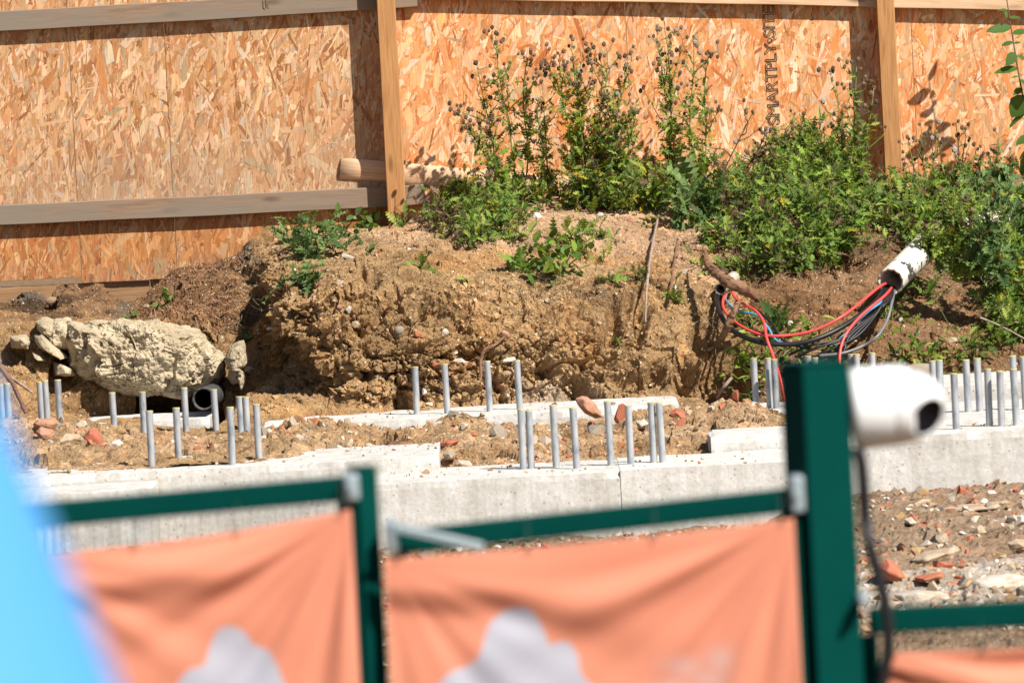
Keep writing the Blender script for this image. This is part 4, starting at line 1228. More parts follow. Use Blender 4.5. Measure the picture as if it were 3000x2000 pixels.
ZONE = {'heap': [(-9e9, 460, 'in the spoil left of the four tall bolts'), (460, 800, 'in the spoil behind the four tall bolts'), (800, 1290, 'in the spoil behind the raised strip end'),
                 (1290, 1530, 'on the middle spoil hump'), (1530, 1950, 'in the spoil behind the eight bolts'), (1950, 9e9, 'in the spoil by the tall green post')],
        'front': [(-9e9, 1100, 'on the ground below the left rail'), (1100, 2400, 'on the ground below the middle rail'), (2400, 2650, 'on the ground beside the camera cable'),
                  (2650, 2830, 'on the ground below the white camera'), (2830, 9e9, 'on the ground at the right edge')],
        'bank': [(-9e9, 950, 'in the clay cliff edge'), (950, 1200, 'in the clay left of the back bolts'), (1200, 1520, 'in the clay above the back bolts'), (1520, 1850, 'in the clay under the overhanging weeds'),
                 (1850, 9e9, 'in the clay near the leaning stick')]}
KN = {'stone': 'buff stones', 'palestone': 'pale stones', 'brick': 'red fragments', 'greystone': 'grey stones', 'pinkstone': 'pink fragments'}
ORD = ['first', 'second', 'third', 'fourth', 'fifth', 'sixth', 'seventh', 'eighth', 'ninth', 'tenth', 'eleventh', 'twelfth', 'thirteenth', 'fourteenth', 'fifteenth', 'sixteenth', 'seventeenth', 'eighteenth', 'nineteenth', 'twentieth']
buck = {}
for wh, mk, gp, pos, o_ in SCAT:
    x_, y_ = proj(pos)
    for z0_, z1_, t_ in ZONE[wh]:
        if z0_ <= x_ < z1_: buck.setdefault((wh, mk, t_), []).append((float(x_), o_))
for (wh, mk, t_), lst in buck.items():
    lst.sort(key=lambda e: e[0])
    for k, (x_, o_) in enumerate(lst):
        o_['label'] = ('only one of the ' if len(lst) == 1 else (ORD[k] if k < 20 else 'last') + ' from left of the ') + KN[mk] + ' ' + t_

# gravel too small to pick apart: one object per surface
def pebbles(name, P_, sizes, pal, cols=None):
    n = len(P_)
    tmpl = []
    for k in range(6):
        me = hull_mesh('t', 9, 300 + k, 0, 1, .9, .75)
        V = np.array([v.co[:] for v in me.vertices]); F = np.array([p.vertices[:] for p in me.polygons])
        bpy.data.meshes.remove(me)
        tmpl.append((V, F))
    ac = Acc()
    for i in range(n):
        V, F = tmpl[i % 6]
        a = rr.uniform(0, 6.28); c, s = math.cos(a), math.sin(a)
        R = np.array([[c, -s, 0], [s, c, 0], [0, 0, 1]])
        ac.add((V @ R.T) * sizes[i] + P_[i], None, F, cols[i] if cols is not None else np.array(pal[int(rr.integers(len(pal)))]) * rr.uniform(.75, 1.2))
    o = link(name, ac.mesh(name, False), M['pebble'])
    tag(o, kind='stuff')
    return o
PAL = [(0.40, 0.27, 0.15), (0.46, 0.35, 0.23), (0.52, 0.44, 0.34), (0.34, 0.21, 0.10), (0.40, 0.15, 0.08), (0.30, 0.26, 0.21), (0.60, 0.54, 0.46), (0.36, 0.23, 0.12)]
idx = rr.choice(np.where((kx > 20) & (kx < 3000) & (ky > 600) & (ky < 1230))[0], 5600)
sz = rr.gamma(2.0, 0.0034, 5600) + 0.004
pb = pebbles('gravel', flat[idx] + BN[idx] * 0.001, sz, PAL)
tag(pb, 'grit and small gravel set all over the clay bank', 'gravel')
ok_ = np.where((kx > 40) & (kx < 3000) & (ky > 640) & (ky < 1235) & (BN[:, 1] < 0.2))[0]
wq_ = np.clip(0.25 + 1.2 * fbm(flat[ok_] * 3.4, 3, 410), 0.03, 1) * np.where(((kx[ok_] > 760) & (kx[ok_] < 2150)) | (kx[ok_] < 400), 1.0, 0.5); wq_ /= wq_.sum()
idx = rr.choice(ok_, 11000, p=wq_)
sz = rr.gamma(2.0, 0.0062, 11000) + 0.006
pb = pebbles('clay_crumbs', flat[idx] - BN[idx] * (sz * 0.12)[:, None], sz, [], C[idx] * rr.uniform(0.85, 1.2, (11000, 1)))
tag(pb, 'crumbs and small clods of dry clay clinging to the bank', 'clay crumbs')
HF = HEAP.reshape(-1, 3); HF = HF[(HF[:, 1] > 33.75) & (HF[:, 1] < 36.0)]
HF = HF[~((HF[:, 0] < -0.6) & (HF[:, 1] < 34.4))]
idx = rr.choice(len(HF), 5200); sz = rr.gamma(2.2, 0.0072, 5200) + 0.007
pb = pebbles('gravel', HF[idx], sz, PAL + [(0.42, 0.14, 0.08)])
tag(pb, 'small broken rubble covering the spoil between the footings', 'gravel')
FF = FRONT.reshape(-1, 3); FF = FF[(FF[:, 1] > 26.5) & (FF[:, 1] < 32.6)]
idx = rr.choice(len(FF), 5200); sz = rr.gamma(2.2, 0.0105, 5200) + 0.010
pb = pebbles('gravel', FF[idx], sz, PAL + [(0.56, 0.52, 0.46), (0.42, 0.14, 0.08)])
tag(pb, 'broken rubble covering the ground in front of the footings', 'gravel')
idx = rr.choice(len(FF), 900); sz = rr.gamma(3, 0.011, 900) + 0.02
pb = pebbles('rubble_lumps', FF[idx] + np.array([0, 0, 0.004]), sz, PAL[:6] + [(0.30, 0.21, 0.14), (0.36, 0.25, 0.17)])
tag(pb, 'earthy lumps and broken masonry covering the ground before the footings', 'rubble')

tp_ = []
for (x0_, x1_, ya_, yb_, zz_, n_) in [(-2.4, -0.35, 33.32, 34.2, 0.074, 240), (-0.6, 1.0, 32.75, 33.55, 0.006, 110), (-1.2, 0.75, 36.4, 37.05, 0.069, 60), (1.5, 2.4, 32.65, 33.2, 0.096, 60)]:
    u_ = rr.random((n_, 2)); tp_.append(np.stack([x0_ + (x1_ - x0_) * u_[:, 0], yb_ - (yb_ - ya_) * u_[:, 1] ** 1.8, np.full(n_, zz_)], 1))
tp_ = np.concatenate(tp_)
pb = pebbles('spilled_grit', tp_, rr.gamma(1.6, 0.005, len(tp_)) + 0.004, PAL)
tag(pb, 'crumbs of soil and grit spilled on top of the footings', 'grit')
# wood chips and dry clippings on the brown slope at left
ac = Acc()
tri = np.array([[-.5, 0, -.5], [.5, 0, -.35], [.42, 0.06, .5], [-.35, -.04, .45]])
sel = np.where((kx > 380) & (kx < 800) & (ky > 770 + (720 - kx) * 0.22) & (ky < 985 - (kx - 400) * 0.05) & (ky < 1010))[0]
w_ = np.clip(0.35 + fbm(flat[sel] * 4, 2, 300), 0.02, 1) ; w_ /= w_.sum()
for i in rr.choice(sel, 2600, p=w_):
    L, wd = rr.gamma(3, 0.011) + 0.008, rr.uniform(0.002, 0.006)
    n_ = BN[i] + rr.normal(0, 0.5, 3); n_ /= np.linalg.norm(n_)
    t_ = np.cross(n_, rr.normal(0, 1, 3) + np.array([0.8, 0, 0.5])); t_ /= np.linalg.norm(t_) + 1e-9
    b_ = np.cross(n_, t_)
    V = flat[i] + BN[i] * rr.uniform(0.001, 0.012) + tri[:, :1] * wd * b_ + tri[:, 2:] * L * t_ + tri[:, 1:2] * wd * n_
    c = [(0.20, 0.10, 0.055), (0.30, 0.16, 0.085), (0.14, 0.075, 0.045), (0.40, 0.25, 0.14), (0.24, 0.11, 0.06)][int(rr.integers(5))]
    ac.add(V, [[0, 1, 2, 3]], None, np.array(c) * rr.uniform(.7, 1.2))
o = link('wood_chips', ac.mesh('wood_chips', False), M['chip'])
tag(o, 'reddish brown bark chips and dry clippings on the slope under the hoarding', 'wood chips', kind='stuff')

# ------------------------------------------------------------------ PLANTS
def leaf_template(kind):
    """unit leaf along +Y, normal +Z"""
    V, F = [], []
    if kind == 'thistle':
        k = 6
        ys = np.linspace(0, 0.9, k)
        wd = [0.05, 0.19, 0.26, 0.24, 0.17, 0.09]
        mid = [(0, y, -0.10 * y * y) for y in ys] + [(0, 1.0, -0.14)]
        V += mid
        for i in range(k):
            y0, y1 = mid[i][1], mid[i + 1][1]
            for sgn in (-1, 1):
                tip = (sgn * wd[i], y0 + 0.13, 0.07 * (1 if i % 2 else 0.2) - 0.1 * y0 * y0)
                V.append(tip)
                t = len(V) - 1
                F.append((i, t, i + 1) if sgn > 0 else (i, i + 1, t))
                in_ = (sgn * wd[i] * 0.42, y0 + 0.005, 0.02 - 0.1 * y0 * y0)
                V.append(in_)
                F.append((i, len(V) - 1, t) if sgn > 0 else (i, t, len(V) - 1))
    elif kind == 'lance':
        ys = [0, .18, .42, .68, 1.0]; wd = [.02, .12, .15, .09, 0.0]
        for y, w in zip(ys, wd):
            V += [(-w, y, 0.05 * (w > .05) - .18 * y * y), (0, y, -.18 * y * y), (w, y, 0.05 * (w > .05) - .18 * y * y)]
        for i in range(4):
            a = i * 3
            F += [(a, a + 1, a + 4), (a, a + 4, a + 3), (a + 1, a + 2, a + 5), (a + 1, a + 5, a + 4)]
    elif kind == 'oval':
        ys = [0, .15, .4, .7, .9, 1.0]; wd = [.03, .24, .36, .27, .12, 0.0]
        for y, w in zip(ys, wd):
            V += [(-w, y, 0.07 * (w > .05) - .15 * y * y), (0, y, -.15 * y * y), (w, y, 0.07 * (w > .05) - .15 * y * y)]
        for i in range(5):
            a = i * 3
            F += [(a, a + 1, a + 4), (a, a + 4, a + 3), (a + 1, a + 2, a + 5), (a + 1, a + 5, a + 4)]
    return np.array(V, float), np.array(F, int)
LEAF = {k: leaf_template(k) for k in ('thistle', 'lance', 'oval')}

def leaves_mesh(name, kind, P_, D, size, colr, droop=0.0, upv=None):
    """P_ (n,3) bases, D (n,3) leaf axes, size (n,), colr (n,3)"""
    V, F = LEAF[kind]
    n = len(P_)
    D = D / (np.linalg.norm(D, axis=1)[:, None] + 1e-9)
    up = np.array([0, -0.45, 1.0]) + rr.normal(0, 0.35, (n, 3)) if upv is None else upv
    X = np.cross(D, up); X /= np.linalg.norm(X, axis=1)[:, None] + 1e-9
    Zv = np.cross(X, D)
    wv = rr.uniform(0.8, 1.25, n)
    A = (V[None, :, 0:1] * wv[:, None, None]) * X[:, None] + V[None, :, 1:2] * D[:, None] + V[None, :, 2:3] * Zv[:, None] * rr.uniform(0.4, 2.0, n)[:, None, None]
    A = P_[:, None] + A * size[:, None, None]
    FF_ = (F[None] + (np.arange(n) * len(V))[:, None, None]).reshape(-1, 3)
    C_ = np.repeat(np.clip(colr, 0.005, 0.9), len(V), 0)
    return np_mesh(name, A.reshape(-1, 3), FF_, False, C_)

GREENS = np.array([(0.165, 0.255, 0.035), (0.23, 0.325, 0.05), (0.085, 0.15, 0.025), (0.32, 0.385, 0.08), (0.125, 0.20, 0.045)])
BLUEG = np.array([(0.10, 0.175, 0.05), (0.14, 0.225, 0.07), (0.07, 0.125, 0.04), (0.19, 0.275, 0.095)])
BRIGHT = np.array([(0.16, 0.26, 0.045), (0.20, 0.30, 0.06), (0.12, 0.20, 0.04)])
YELLOWS = np.array([(0.45, 0.34, 0.02), (0.33, 0.29, 0.03), (0.24, 0.25, 0.04)])
BROWNS = np.array([(0.15, 0.09, 0.055), (0.22, 0.145, 0.095), (0.10, 0.06, 0.04)])
def colours(n, pal, yel=0.0, brn=0.0):
    c = pal[rr.integers(len(pal), size=n)] * rr.uniform(0.75, 1.25, (n, 1))
    u = rr.random(n)
    y = u < yel; c[y] = YELLOWS[rr.integers(3, size=y.sum())]
    b = u > 1 - brn; c[b] = BROWNS[rr.integers(3, size=b.sum())]
    return c
# a seed head: spiky bud
def head_template():
    bm = bmesh.new()
    bmesh.ops.create_icosphere(bm, subdivisions=1, radius=1.0)
    for v in bm.verts:
        v.co.z *= 1.25
        v.co *= random.uniform(0.82, 1.15)
    V = np.array([v.co[:] for v in bm.verts]); bm.verts.index_update()
    F = np.array([[v.index for v in f.verts] for f in bm.faces])
    bm.free()
    return V, F
HV, HFc = head_template()

def rand_dir(n, up=0.3, spread=1.0):
    d = rr.normal(0, 1, (n, 3)); d[:, 1] *= 0.8
    d /= np.linalg.norm(d, axis=1)[:, None]
    d = d * spread + np.array([0, 0, up])
    return d / np.linalg.norm(d, axis=1)[:, None]

def stem_line(p0, p1, wob=0.02, n=16):
    t = np.linspace(0, 1, n)[:, None]
    w = rr.normal(0, wob, (3, 3))
    return p0 + (p1 - p0) * t + np.sin(t * math.pi) * w[0] + np.sin(t * 2 * math.pi) * w[1] * .5 + np.sin(t * 3 * math.pi) * w[2] * .3 - np.sin(0) * 0

def thistle(stems, Y, label, leaf=0.055, nleaf=60, heads=14, pal=GREENS, yel=0.03, brn=0.08, dead=False, lo=0.0, hi=0.8, name='thistle', branch=5, group='thistles growing against the hoarding', bushy=0.0):
    """stems: list of (px0,py0,px1,py1) main stems, foot to tip"""
    b0 = W(stems[0][0], stems[0][1], Y)
    root = thing(name, b0, label, 'thistle', group)
    st, hd, fl_ = Acc(), Acc(), Acc()
    LP, LD, LS, LC = [], [], [], []
    sc = (0.22, 0.235, 0.07) if not dead else (0.10, 0.065, 0.045)
    for (a, b, c, e) in stems:
        yt = Y + rr.uniform(-0.12, 0.10)
        p0 = W(a, b, Y + rr.uniform(-.05, .05)) - b0; p1 = W(c, e, yt) - b0
        L = np.linalg.norm(p1 - p0)
        pts = stem_line(p0, p1, 0.018 * L)
        st.tube(pts, np.linspace(0.0052, 0.0022, len(pts)), 5, sc)
        nl = int(nleaf * rr.uniform(.8, 1.2))
        t = rr.uniform(lo, hi, nl) ** 0.85
        q = np.array([pts[int(x * (len(pts) - 1))] for x in t]) + rr.normal(0, 0.004, (nl, 3))
        d_ = rand_dir(nl, 0.35)
        sz = leaf * (1.25 - 0.85 * t) * rr.uniform(0.6, 1.3, nl)
        LP.append(q + (rr.normal(0, bushy, (nl, 3)) if bushy else 0)); LD.append(d_); LS.append(sz); LC.append(colours(nl, pal, yel, brn))
        tips = [pts[-1]]
        for k in range(branch):
            tb = rr.uniform(0.42, 0.95)
            s0 = pts[int(tb * (len(pts) - 1))]
            dirn = (p1 - p0) / L * 0.75 + rr.normal(0, 0.5, 3) * np.array([1, 0.6, 0.3]); dirn /= np.linalg.norm(dirn)
            e_ = s0 + dirn * L * rr.uniform(0.14, 0.34) * (1.3 - tb * .7)
            bp = stem_line(s0, e_, 0.008, 8)
            st.tube(bp, np.linspace(0.003, 0.0014, 8), 4, sc if rr.random() < .6 else (0.11, 0.075, 0.05))
            nb = int(6 + nleaf * 0.09)
            tt = rr.uniform(0, 0.9, nb)
            LP.append(np.array([bp[int(x * 7)] for x in tt])); LD.append(rand_dir(nb, .4)); LS.append(leaf * 0.42 * rr.uniform(.5, 1.2, nb)); LC.append(colours(nb, pal, yel, brn * 1.4))
            tips.append(bp[-1])
        for tp in tips:
            for k in range(max(1, int(heads / (branch + 1) * rr.uniform(.6, 1.5)))):
                e_ = tp + rr.normal(0, 0.022, 3) + np.array([0, 0, 0.018])
                st.tube([tp, (tp + e_) / 2 + rr.normal(0, .003, 3), e_], [0.0014, 0.0012, 0.001], 3, (0.12, 0.085, 0.055))
                r_ = rr.uniform(0.0072, 0.0122)
                fluffy = rr.random() < 0.03
                cc = np.array((0.27, 0.24, 0.21)) if fluffy else np.array([(0.12, 0.075, 0.045), (0.17, 0.11, 0.07), (0.085, 0.055, 0.035)][int(rr.integers(3))])
                hd.add(HV * r_ * (1.25 if fluffy else 1) + e_, None, HFc, cc * rr.uniform(.8, 1.2))
    link('stem', st.mesh('stem'), M['stem'], root)
    link('foliage', leaves_mesh('foliage', 'thistle', np.concatenate(LP), np.concatenate(LD), np.concatenate(LS), np.concatenate(LC)), M['leaf'], root, 'stuff')
    if hd.n: link('seed_heads', hd.mesh('seed_heads', False), M['stem'], root, 'stuff')
    return root

PY_ = 39.55
thistle([(1515, 590, 1455, 120), (1500, 590, 1345, 330), (1520, 590, 1545, 170), (1490, 590, 1400, 205)], 39.6, 'tall thistle with clustered dark seed heads, first right of the near fence post', 0.078, 78, 24, brn=.12, bushy=.012)
thistle([(1605, 600, 1590, 265), (1600, 600, 1570, 300)], 39.6, 'thin upright thistle between the first and the bushy thistle', 0.07, 50, 8)
thistle([(1700, 620, 1675, 140), (1690, 620, 1640, 160), (1720, 620, 1780, 155), (1740, 620, 1850, 180), (1720, 620, 1690, 230), (1740, 620, 1760, 300)], 39.5,
        'bushy thistle with yellowing leaves and many brown heads', 0.078, 110, 22, yel=.30, brn=.12, bushy=0.03)
thistle([(1745, 640, 1840, 330), (1770, 640, 1870, 310), (1760, 640, 1800, 290), (1720, 640, 1700, 330)], 39.4, 'dense leafy green thistle in front of the bushy yellowing one', 0.08, 90, 2, branch=3, hi=1.0, yel=.10, brn=.05, bushy=0.035)
thistle([(1985, 600, 1948, 85), (1990, 600, 1925, 125)], 39.6, 'tallest slender thistle with a crown of heads against the hoarding', 0.07, 90, 24, brn=.06, bushy=.008)
thistle([(2040, 600, 2032, 135), (2050, 600, 2075, 170)], 39.6, 'tall thistle just right of the tallest one, heads spread wide', 0.07, 90, 24, brn=.06, bushy=.008)
thistle([(2080, 640, 2200, 340), (2110, 620, 2330, 350), (2120, 620, 2240, 400)], 39.55, 'dried brown thistle leaning right below the black print', 0.035, 26, 16, dead=True, brn=.6, pal=GREENS)
thistle([(2480, 640, 2510, 195), (2490, 640, 2450, 250), (2500, 640, 2560, 260)], 39.5, 'tall thistle with heads in the shadow of the right post', 0.072, 80, 20, brn=.12, bushy=.01)
thistle([(2710, 640, 2700, 390), (2715, 640, 2745, 385), (2705, 640, 2660, 420)], 39.6, 'thin thistle with dark heads just right of the right post', 0.045, 34, 14, brn=.15)
thistle([(2800, 640, 2830, 400), (2820, 640, 2800, 360)], 39.7, 'brown headed thistle in front of the leaf shadow', 0.04, 34, 14, dead=True, brn=.3)
thistle([(2890, 640, 2925, 395), (2880, 640, 2870, 470), (2900, 640, 2960, 450)], 39.4, 'leafy green thistle without heads near the right edge', 0.085, 60, 0, branch=2, hi=1.0, pal=BLUEG)
thistle([(2330, 600, 2300, 390), (2360, 600, 2400, 380), (2300, 600, 2250, 420)], 39.4, 'short leafy thistle left of the right post', 0.07, 70, 4, branch=3, hi=1.0)

thistle([(2800, 800, 2796, 560), (2790, 790, 2815, 600), (2840, 800, 2850, 590)], 37.7, 'dark leafy thistle standing just right of the cable duct', 0.08, 80, 0, branch=2, hi=1.0)
thistle([(2900, 790, 2895, 590), (2920, 800, 2950, 600), (2880, 790, 2870, 640)], 37.7, 'dark leafy thistle over the buried pale duct, nearest the right edge', 0.085, 80, 0, branch=2, hi=1.0, pal=BLUEG)
thistle([(2748, 760, 2735, 672), (2740, 752, 2712, 668), (2755, 758, 2765, 665), (2730, 735, 2700, 690)], 38.12, 'low leafy thistle hiding the upper end of the cable duct', 0.075, 44, 0, branch=2, hi=1.0, bushy=.02)
# low plants: rosettes, clumps
def rosette(px, py, label, n, size, pal, name='thistle_rosette', cat='weed', kind='thistle', up=0.35, group=None, spread=0.02, Ylift=0.0, droop=None, yel=0.0, brn=0.0):
    p_, n_ = surf(px, py)
    root = thing(name, p_, label, cat, group)
    d_ = rr.normal(0, 1, (n, 3)); d_[:, 1] = -np.abs(d_[:, 1]) * 0.7
    d_ /= np.linalg.norm(d_, axis=1)[:, None]; d_ = d_ + n_ * 0.5 + np.array([0, 0, up])
    if droop is not None: d_ = d_ + np.array(droop)
    P_ = rr.normal(0, spread, (n, 3)) + n_ * 0.01
    me = leaves_mesh('foliage', kind, P_, d_, size * rr.uniform(.55, 1.25, n), colours(n, pal, yel, brn))
    link('foliage', me, M['leaf'], root, 'stuff')
    ac = Acc()
    for k in range(min(8, n)):
        q = P_[k]; ac.tube([np.zeros(3) - n_ * 0.01, q * .6, q + d_[k] / np.linalg.norm(d_[k]) * size * 0.3], [0.004, 0.003, 0.0015], 4, (0.10, 0.12, 0.045))
    link('stem', ac.mesh('stem'), M['stem'], root)
    return root
rosette(925, 742, 'spiny blue green thistle spreading on the bank edge left of the near post', 150, 0.088, BLUEG, spread=0.085, up=-.1, droop=(0, 0, -.15))
rosette(885, 700, 'thistle sprig at the hoarding foot where the bank begins', 40, 0.09, BLUEG, spread=0.05)
rosette(910, 822, 'thistle hanging down the cliff edge below the spreading one', 80, 0.088, BLUEG, spread=0.06, droop=(0, 0, -0.9))
rosette(1230, 785, 'star shaped rosette of a few jagged leaves on bare clay', 9, 0.10, BRIGHT, spread=0.006, up=0.0)
rosette(1085, 735, 'tiny grey green seedling beside the elongated pale stone', 14, 0.035, BLUEG, spread=0.012)
rosette(1180, 655, 'small jagged plant at the foot of the near post', 16, 0.08, GREENS, spread=0.02)
rosette(1080, 660, 'small round leaved weed left of the near post', 40, 0.045, GREENS, spread=0.04, kind='oval')
rosette(1000, 690, 'low creeping weed on the bank edge left of the near post', 60, 0.045, BLUEG, spread=0.06, kind='oval')
rosette(1690, 720, 'feathery green weed on the upper face right of the bare clay', 90, 0.085, GREENS, spread=0.07)
rosette(1630, 795, 'dark green small leaved clump overhanging the clay face', 110, 0.06, GREENS, spread=0.065, kind='oval', droop=(0, 0, -.4))
rosette(1530, 790, 'pale jagged leaf cluster left of the dark overhanging clump', 16, 0.11, BRIGHT, spread=0.03)
rosette(1760, 690, 'thin weed at the right of the feathery one', 30, 0.06, GREENS, spread=0.04)
rosette(1795, 822, 'small bright two leaved seedling above the gully', 6, 0.08, BRIGHT, spread=0.006)
rosette(1868, 812, 'small grey green sprig beside the leaning stick', 14, 0.055, BLUEG, spread=0.02)
rosette(1970, 870, 'small jagged weed right of the leaning stick', 22, 0.06, GREENS, spread=0.025)
rosette(1805, 1012, 'tiny bright seedling low in the clay gully', 6, 0.04, BRIGHT, spread=0.005)
rosette(1368, 822, 'tiny thin seedling in the orange clay', 5, 0.045, BRIGHT, spread=0.004)
rosette(485, 885, 'round leaved light green plant on the brown slope', 26, 0.04, BRIGHT, spread=0.035, kind='oval', name='broadleaf_weed')
rosette(385, 925, 'tiny round leaved plant left of the larger one on the slope', 6, 0.04, BRIGHT, spread=0.008, kind='oval', name='broadleaf_weed')
rosette(728, 988, 'tiny green weed on top of the upright concrete shard', 14, 0.035, BLUEG, spread=0.014, kind='oval', name='broadleaf_weed')
rosette(2055, 640, 'large drooping thistle at the crest above the dead root', 120, 0.14, BLUEG, spread=0.085, droop=(0, 0, -.35))
rosette(2090, 700, 'lower thistle leaves hanging over the shaded hollow', 46, 0.12, GREENS, spread=0.06, droop=(0, 0, -.9))
rosette(2060, 790, 'small weed between the leaning stick and the dead root', 30, 0.06, GREENS, spread=0.05)
rosette(2200, 945, 'broad leaved weed inside the loop of red cable', 30, 0.075, GREENS, spread=0.045, kind='lance')
rosette(2285, 960, 'spiky blue green weed poking through the red cable', 34, 0.10, BLUEG, spread=0.035, up=.8)
rosette(2370, 950, 'jagged green leaf pair right of the spiky weed', 6, 0.09, GREENS, spread=0.02, up=.6)
rosette(2190, 1070, 'leafy weed low beside the three back bolts', 90, 0.065, GREENS, spread=0.06, kind='lance')
rosette(2215, 1150, 'leafy weed behind the leftmost back bolt of eight', 60, 0.06, GREENS, spread=0.05, kind='lance')
rosette(2640, 870, 'small fern like weed right of the duct mouth', 12, 0.08, BRIGHT, spread=0.03)
rosette(2720, 870, 'jagged seedling further right of the duct mouth', 12, 0.08, BRIGHT, spread=0.02)
rosette(2620, 925, 'thin weed below the grey cable', 20, 0.06, GREENS, spread=0.03)
rosette(2700, 1055, 'low weed behind the camera at the bank foot', 90, 0.06, GREENS, spread=0.09, kind='lance')
rosette(2640, 1075, 'grassy weed just above the white camera', 70, 0.07, GREENS, spread=0.08, kind='lance')
rosette(2850, 1045, 'weed above the right bolts', 80, 0.07, GREENS, spread=0.08)
rosette(2420, 1040, 'weed tuft under the dangling cables behind the post top', 70, 0.06, GREENS, spread=0.08, kind='lance')
rosette(2330, 1030, 'weed tuft under the loop of black cable', 60, 0.06, GREENS, spread=0.08, kind='lance')

# broad-leaved shrub at the right edge: every large leaf is a part
shrub = None
def shrub_build():
    Yb = 39.62
    b0 = W(3040, 700, Yb)
    root = thing('broadleaf_shrub', b0, 'tall broad leaved shoot with big green leaves at the right edge', 'shrub')
    st = Acc()
    lines = [[(3040, 700), (3020, 420), (2985, 220), (2962, 80), (2945, -30), (2935, -90)], [(3060, 700), (3050, 450), (3035, 300), (3010, 120)]]
    V0, F0 = LEAF['oval']
    lmesh = np_mesh('leaf', V0, F0, True, np.full((len(V0), 3), (0.075, 0.15, 0.03)))
    lmesh.materials.append(M['leaf'])
    for ln in lines:
        pts = spline([W(a, b, Yb) - b0 for a, b in ln], 30)
        st.tube(pts, np.linspace(0.006, 0.002, len(pts)), 6, (0.14, 0.11, 0.075))
    link('stem', st.mesh('stem'), M['stem'], root)
    LF = [  # base px,py -> tip px,py, width factor
        (2958, 80, 2896, 90, .9), (2950, 30, 2925, 30, .8), (2945, 30, 2950, 50, .7), (2955, 55, 2990, 50, 1), (2962, 82, 2895, 88, .8), (2966, 100, 3010, 90, 1.1),
        (2968, 125, 2935, 132, .8), (2970, 128, 2990, 124, .8), (2975, 155, 2950, 190, 1.3), (2980, 165, 3010, 175, 1.2), (2983, 202, 2916, 210, .8), (2985, 225, 2965, 226, .8),
        (2990, 232, 3020, 260, 1.5), (2995, 260, 2970, 276, 1.2), (3005, 280, 2965, 340, 1.6), (3010, 330, 2955, 368, 1.0), (3015, 300, 3050, 330, 1.4), (3020, 400, 2978, 420, 1.4),
        (3010, 440, 2985, 465, 1.2), (3022, 440, 2990, 520, 1.5), (3035, 380, 3060, 420, 1.4), (2948, 0, 2925, -14, 1), (2944, -20, 2965, -40, 1), (2938, -60, 2915, -85, 1), (2936, -90, 2945, -125, .8), (2940, -50, 2962, -70, .9)]
    for (a, b, c, e, w) in LF:
        p0 = W(a, b, Yb) - b0; p1 = W(c, e, Yb - rr.uniform(-0.02, 0.07)) - b0
        Dv = Vector(tuple(p1 - p0)); L = Dv.length * 1.06
        Yx = Dv.normalized(); upv = Vector((rr.normal(0, .3) + .2, -0.75 + rr.normal(0, .3), 0.7)); Xx = Yx.cross(upv).normalized(); Zx = Xx.cross(Yx)
        o = link('leaf', lmesh, None, root)
        o.matrix_local = Matrix.Translation(tuple(p0)) @ Matrix((Xx, Yx, Zx)).transposed().to_4x4() @ Matrix.Diagonal((L * w * 0.72, L, L, 1))
shrub_build()

# matted ground cover that nobody could count
def weed_mat(name, regions, label):
    P_, D, S_, C_, K = [], [], [], [], []
    st = Acc()
    for (px, py, rx, ry, ns, hgt, leaf, pal, yel, brn, yo) in regions:
        for k in range(ns):
            u, v = rr.normal(0, .5), rr.normal(0, .5)
            a, b = px + rx * u, py + ry * v
            p0, n0 = surf(a, b)
            p0 = p0 + np.array([0, yo, 0])
            h = hgt * (rr.uniform(.3, 1.0) + 0.6 * rr.random() ** 3)
            dirn = n0 * 0.35 + np.array([rr.normal(0, .35), -abs(rr.normal(0, .25)), 1.0]); dirn /= np.linalg.norm(dirn)
            p1 = p0 + dirn * h
            pts = stem_line(p0, p1, 0.02, 7)
            st.tube(pts, np.linspace(0.0028, 0.0012, 7), 3, (0.085, 0.085, 0.04) if rr.random() < .6 else (0.12, 0.085, 0.055))
            nl = int(6 + 75 * h)
            t = rr.uniform(0.1, 1, nl)
            P_.append(np.array([pts[int(x * 6)] for x in t]) + rr.normal(0, 0.012, (nl, 3))); D.append(rand_dir(nl, .25))
            S_.append(leaf * rr.uniform(.45, 1.3, nl)); C_.append(colours(nl, pal, yel, brn))
    P_, D, S_, C_ = (np.concatenate(x) for x in (P_, D, S_, C_))
    half = rr.random(len(P_)) < 0.62
    o = link(name, leaves_mesh(name, 'thistle', P_[half], D[half], S_[half], C_[half]), M['leaf'])
    tag(o, label, 'weeds', kind='stuff')
    o2 = link('small_leaves', leaves_mesh('small_leaves', 'lance', P_[~half], D[~half], S_[~half] * .8, C_[~half]), M['leaf'], o, 'stuff')
    o3 = link('stems', st.mesh('stems'), M['stem'], o, 'stuff')
    return o
weed_mat('weeds', [
    # px, py, rx, ry, stems, height, leaf, palette, yellow, brown, y offset
    (1330, 610, 90, 50, 46, .13, .055, GREENS, .05, .05, 0), (1450, 640, 110, 50, 56, .13, .055, BRIGHT, .08, .06, 0), (1400, 690, 110, 30, 40, .09, .05, GREENS, .03, .10, 0),
    (1560, 590, 120, 25, 30, .14, .05, GREENS, .10, .25, 0), (1300, 650, 70, 25, 30, .08, .04, BROWNS, .0, .6, 0), (1760, 600, 120, 25, 36, .2, .06, GREENS, .14, .2, 0),
    (1900, 590, 90, 30, 34, .22, .065, GREENS, .06, .15, 0),
], 'low green weeds matted along the bank crest right of the near post')
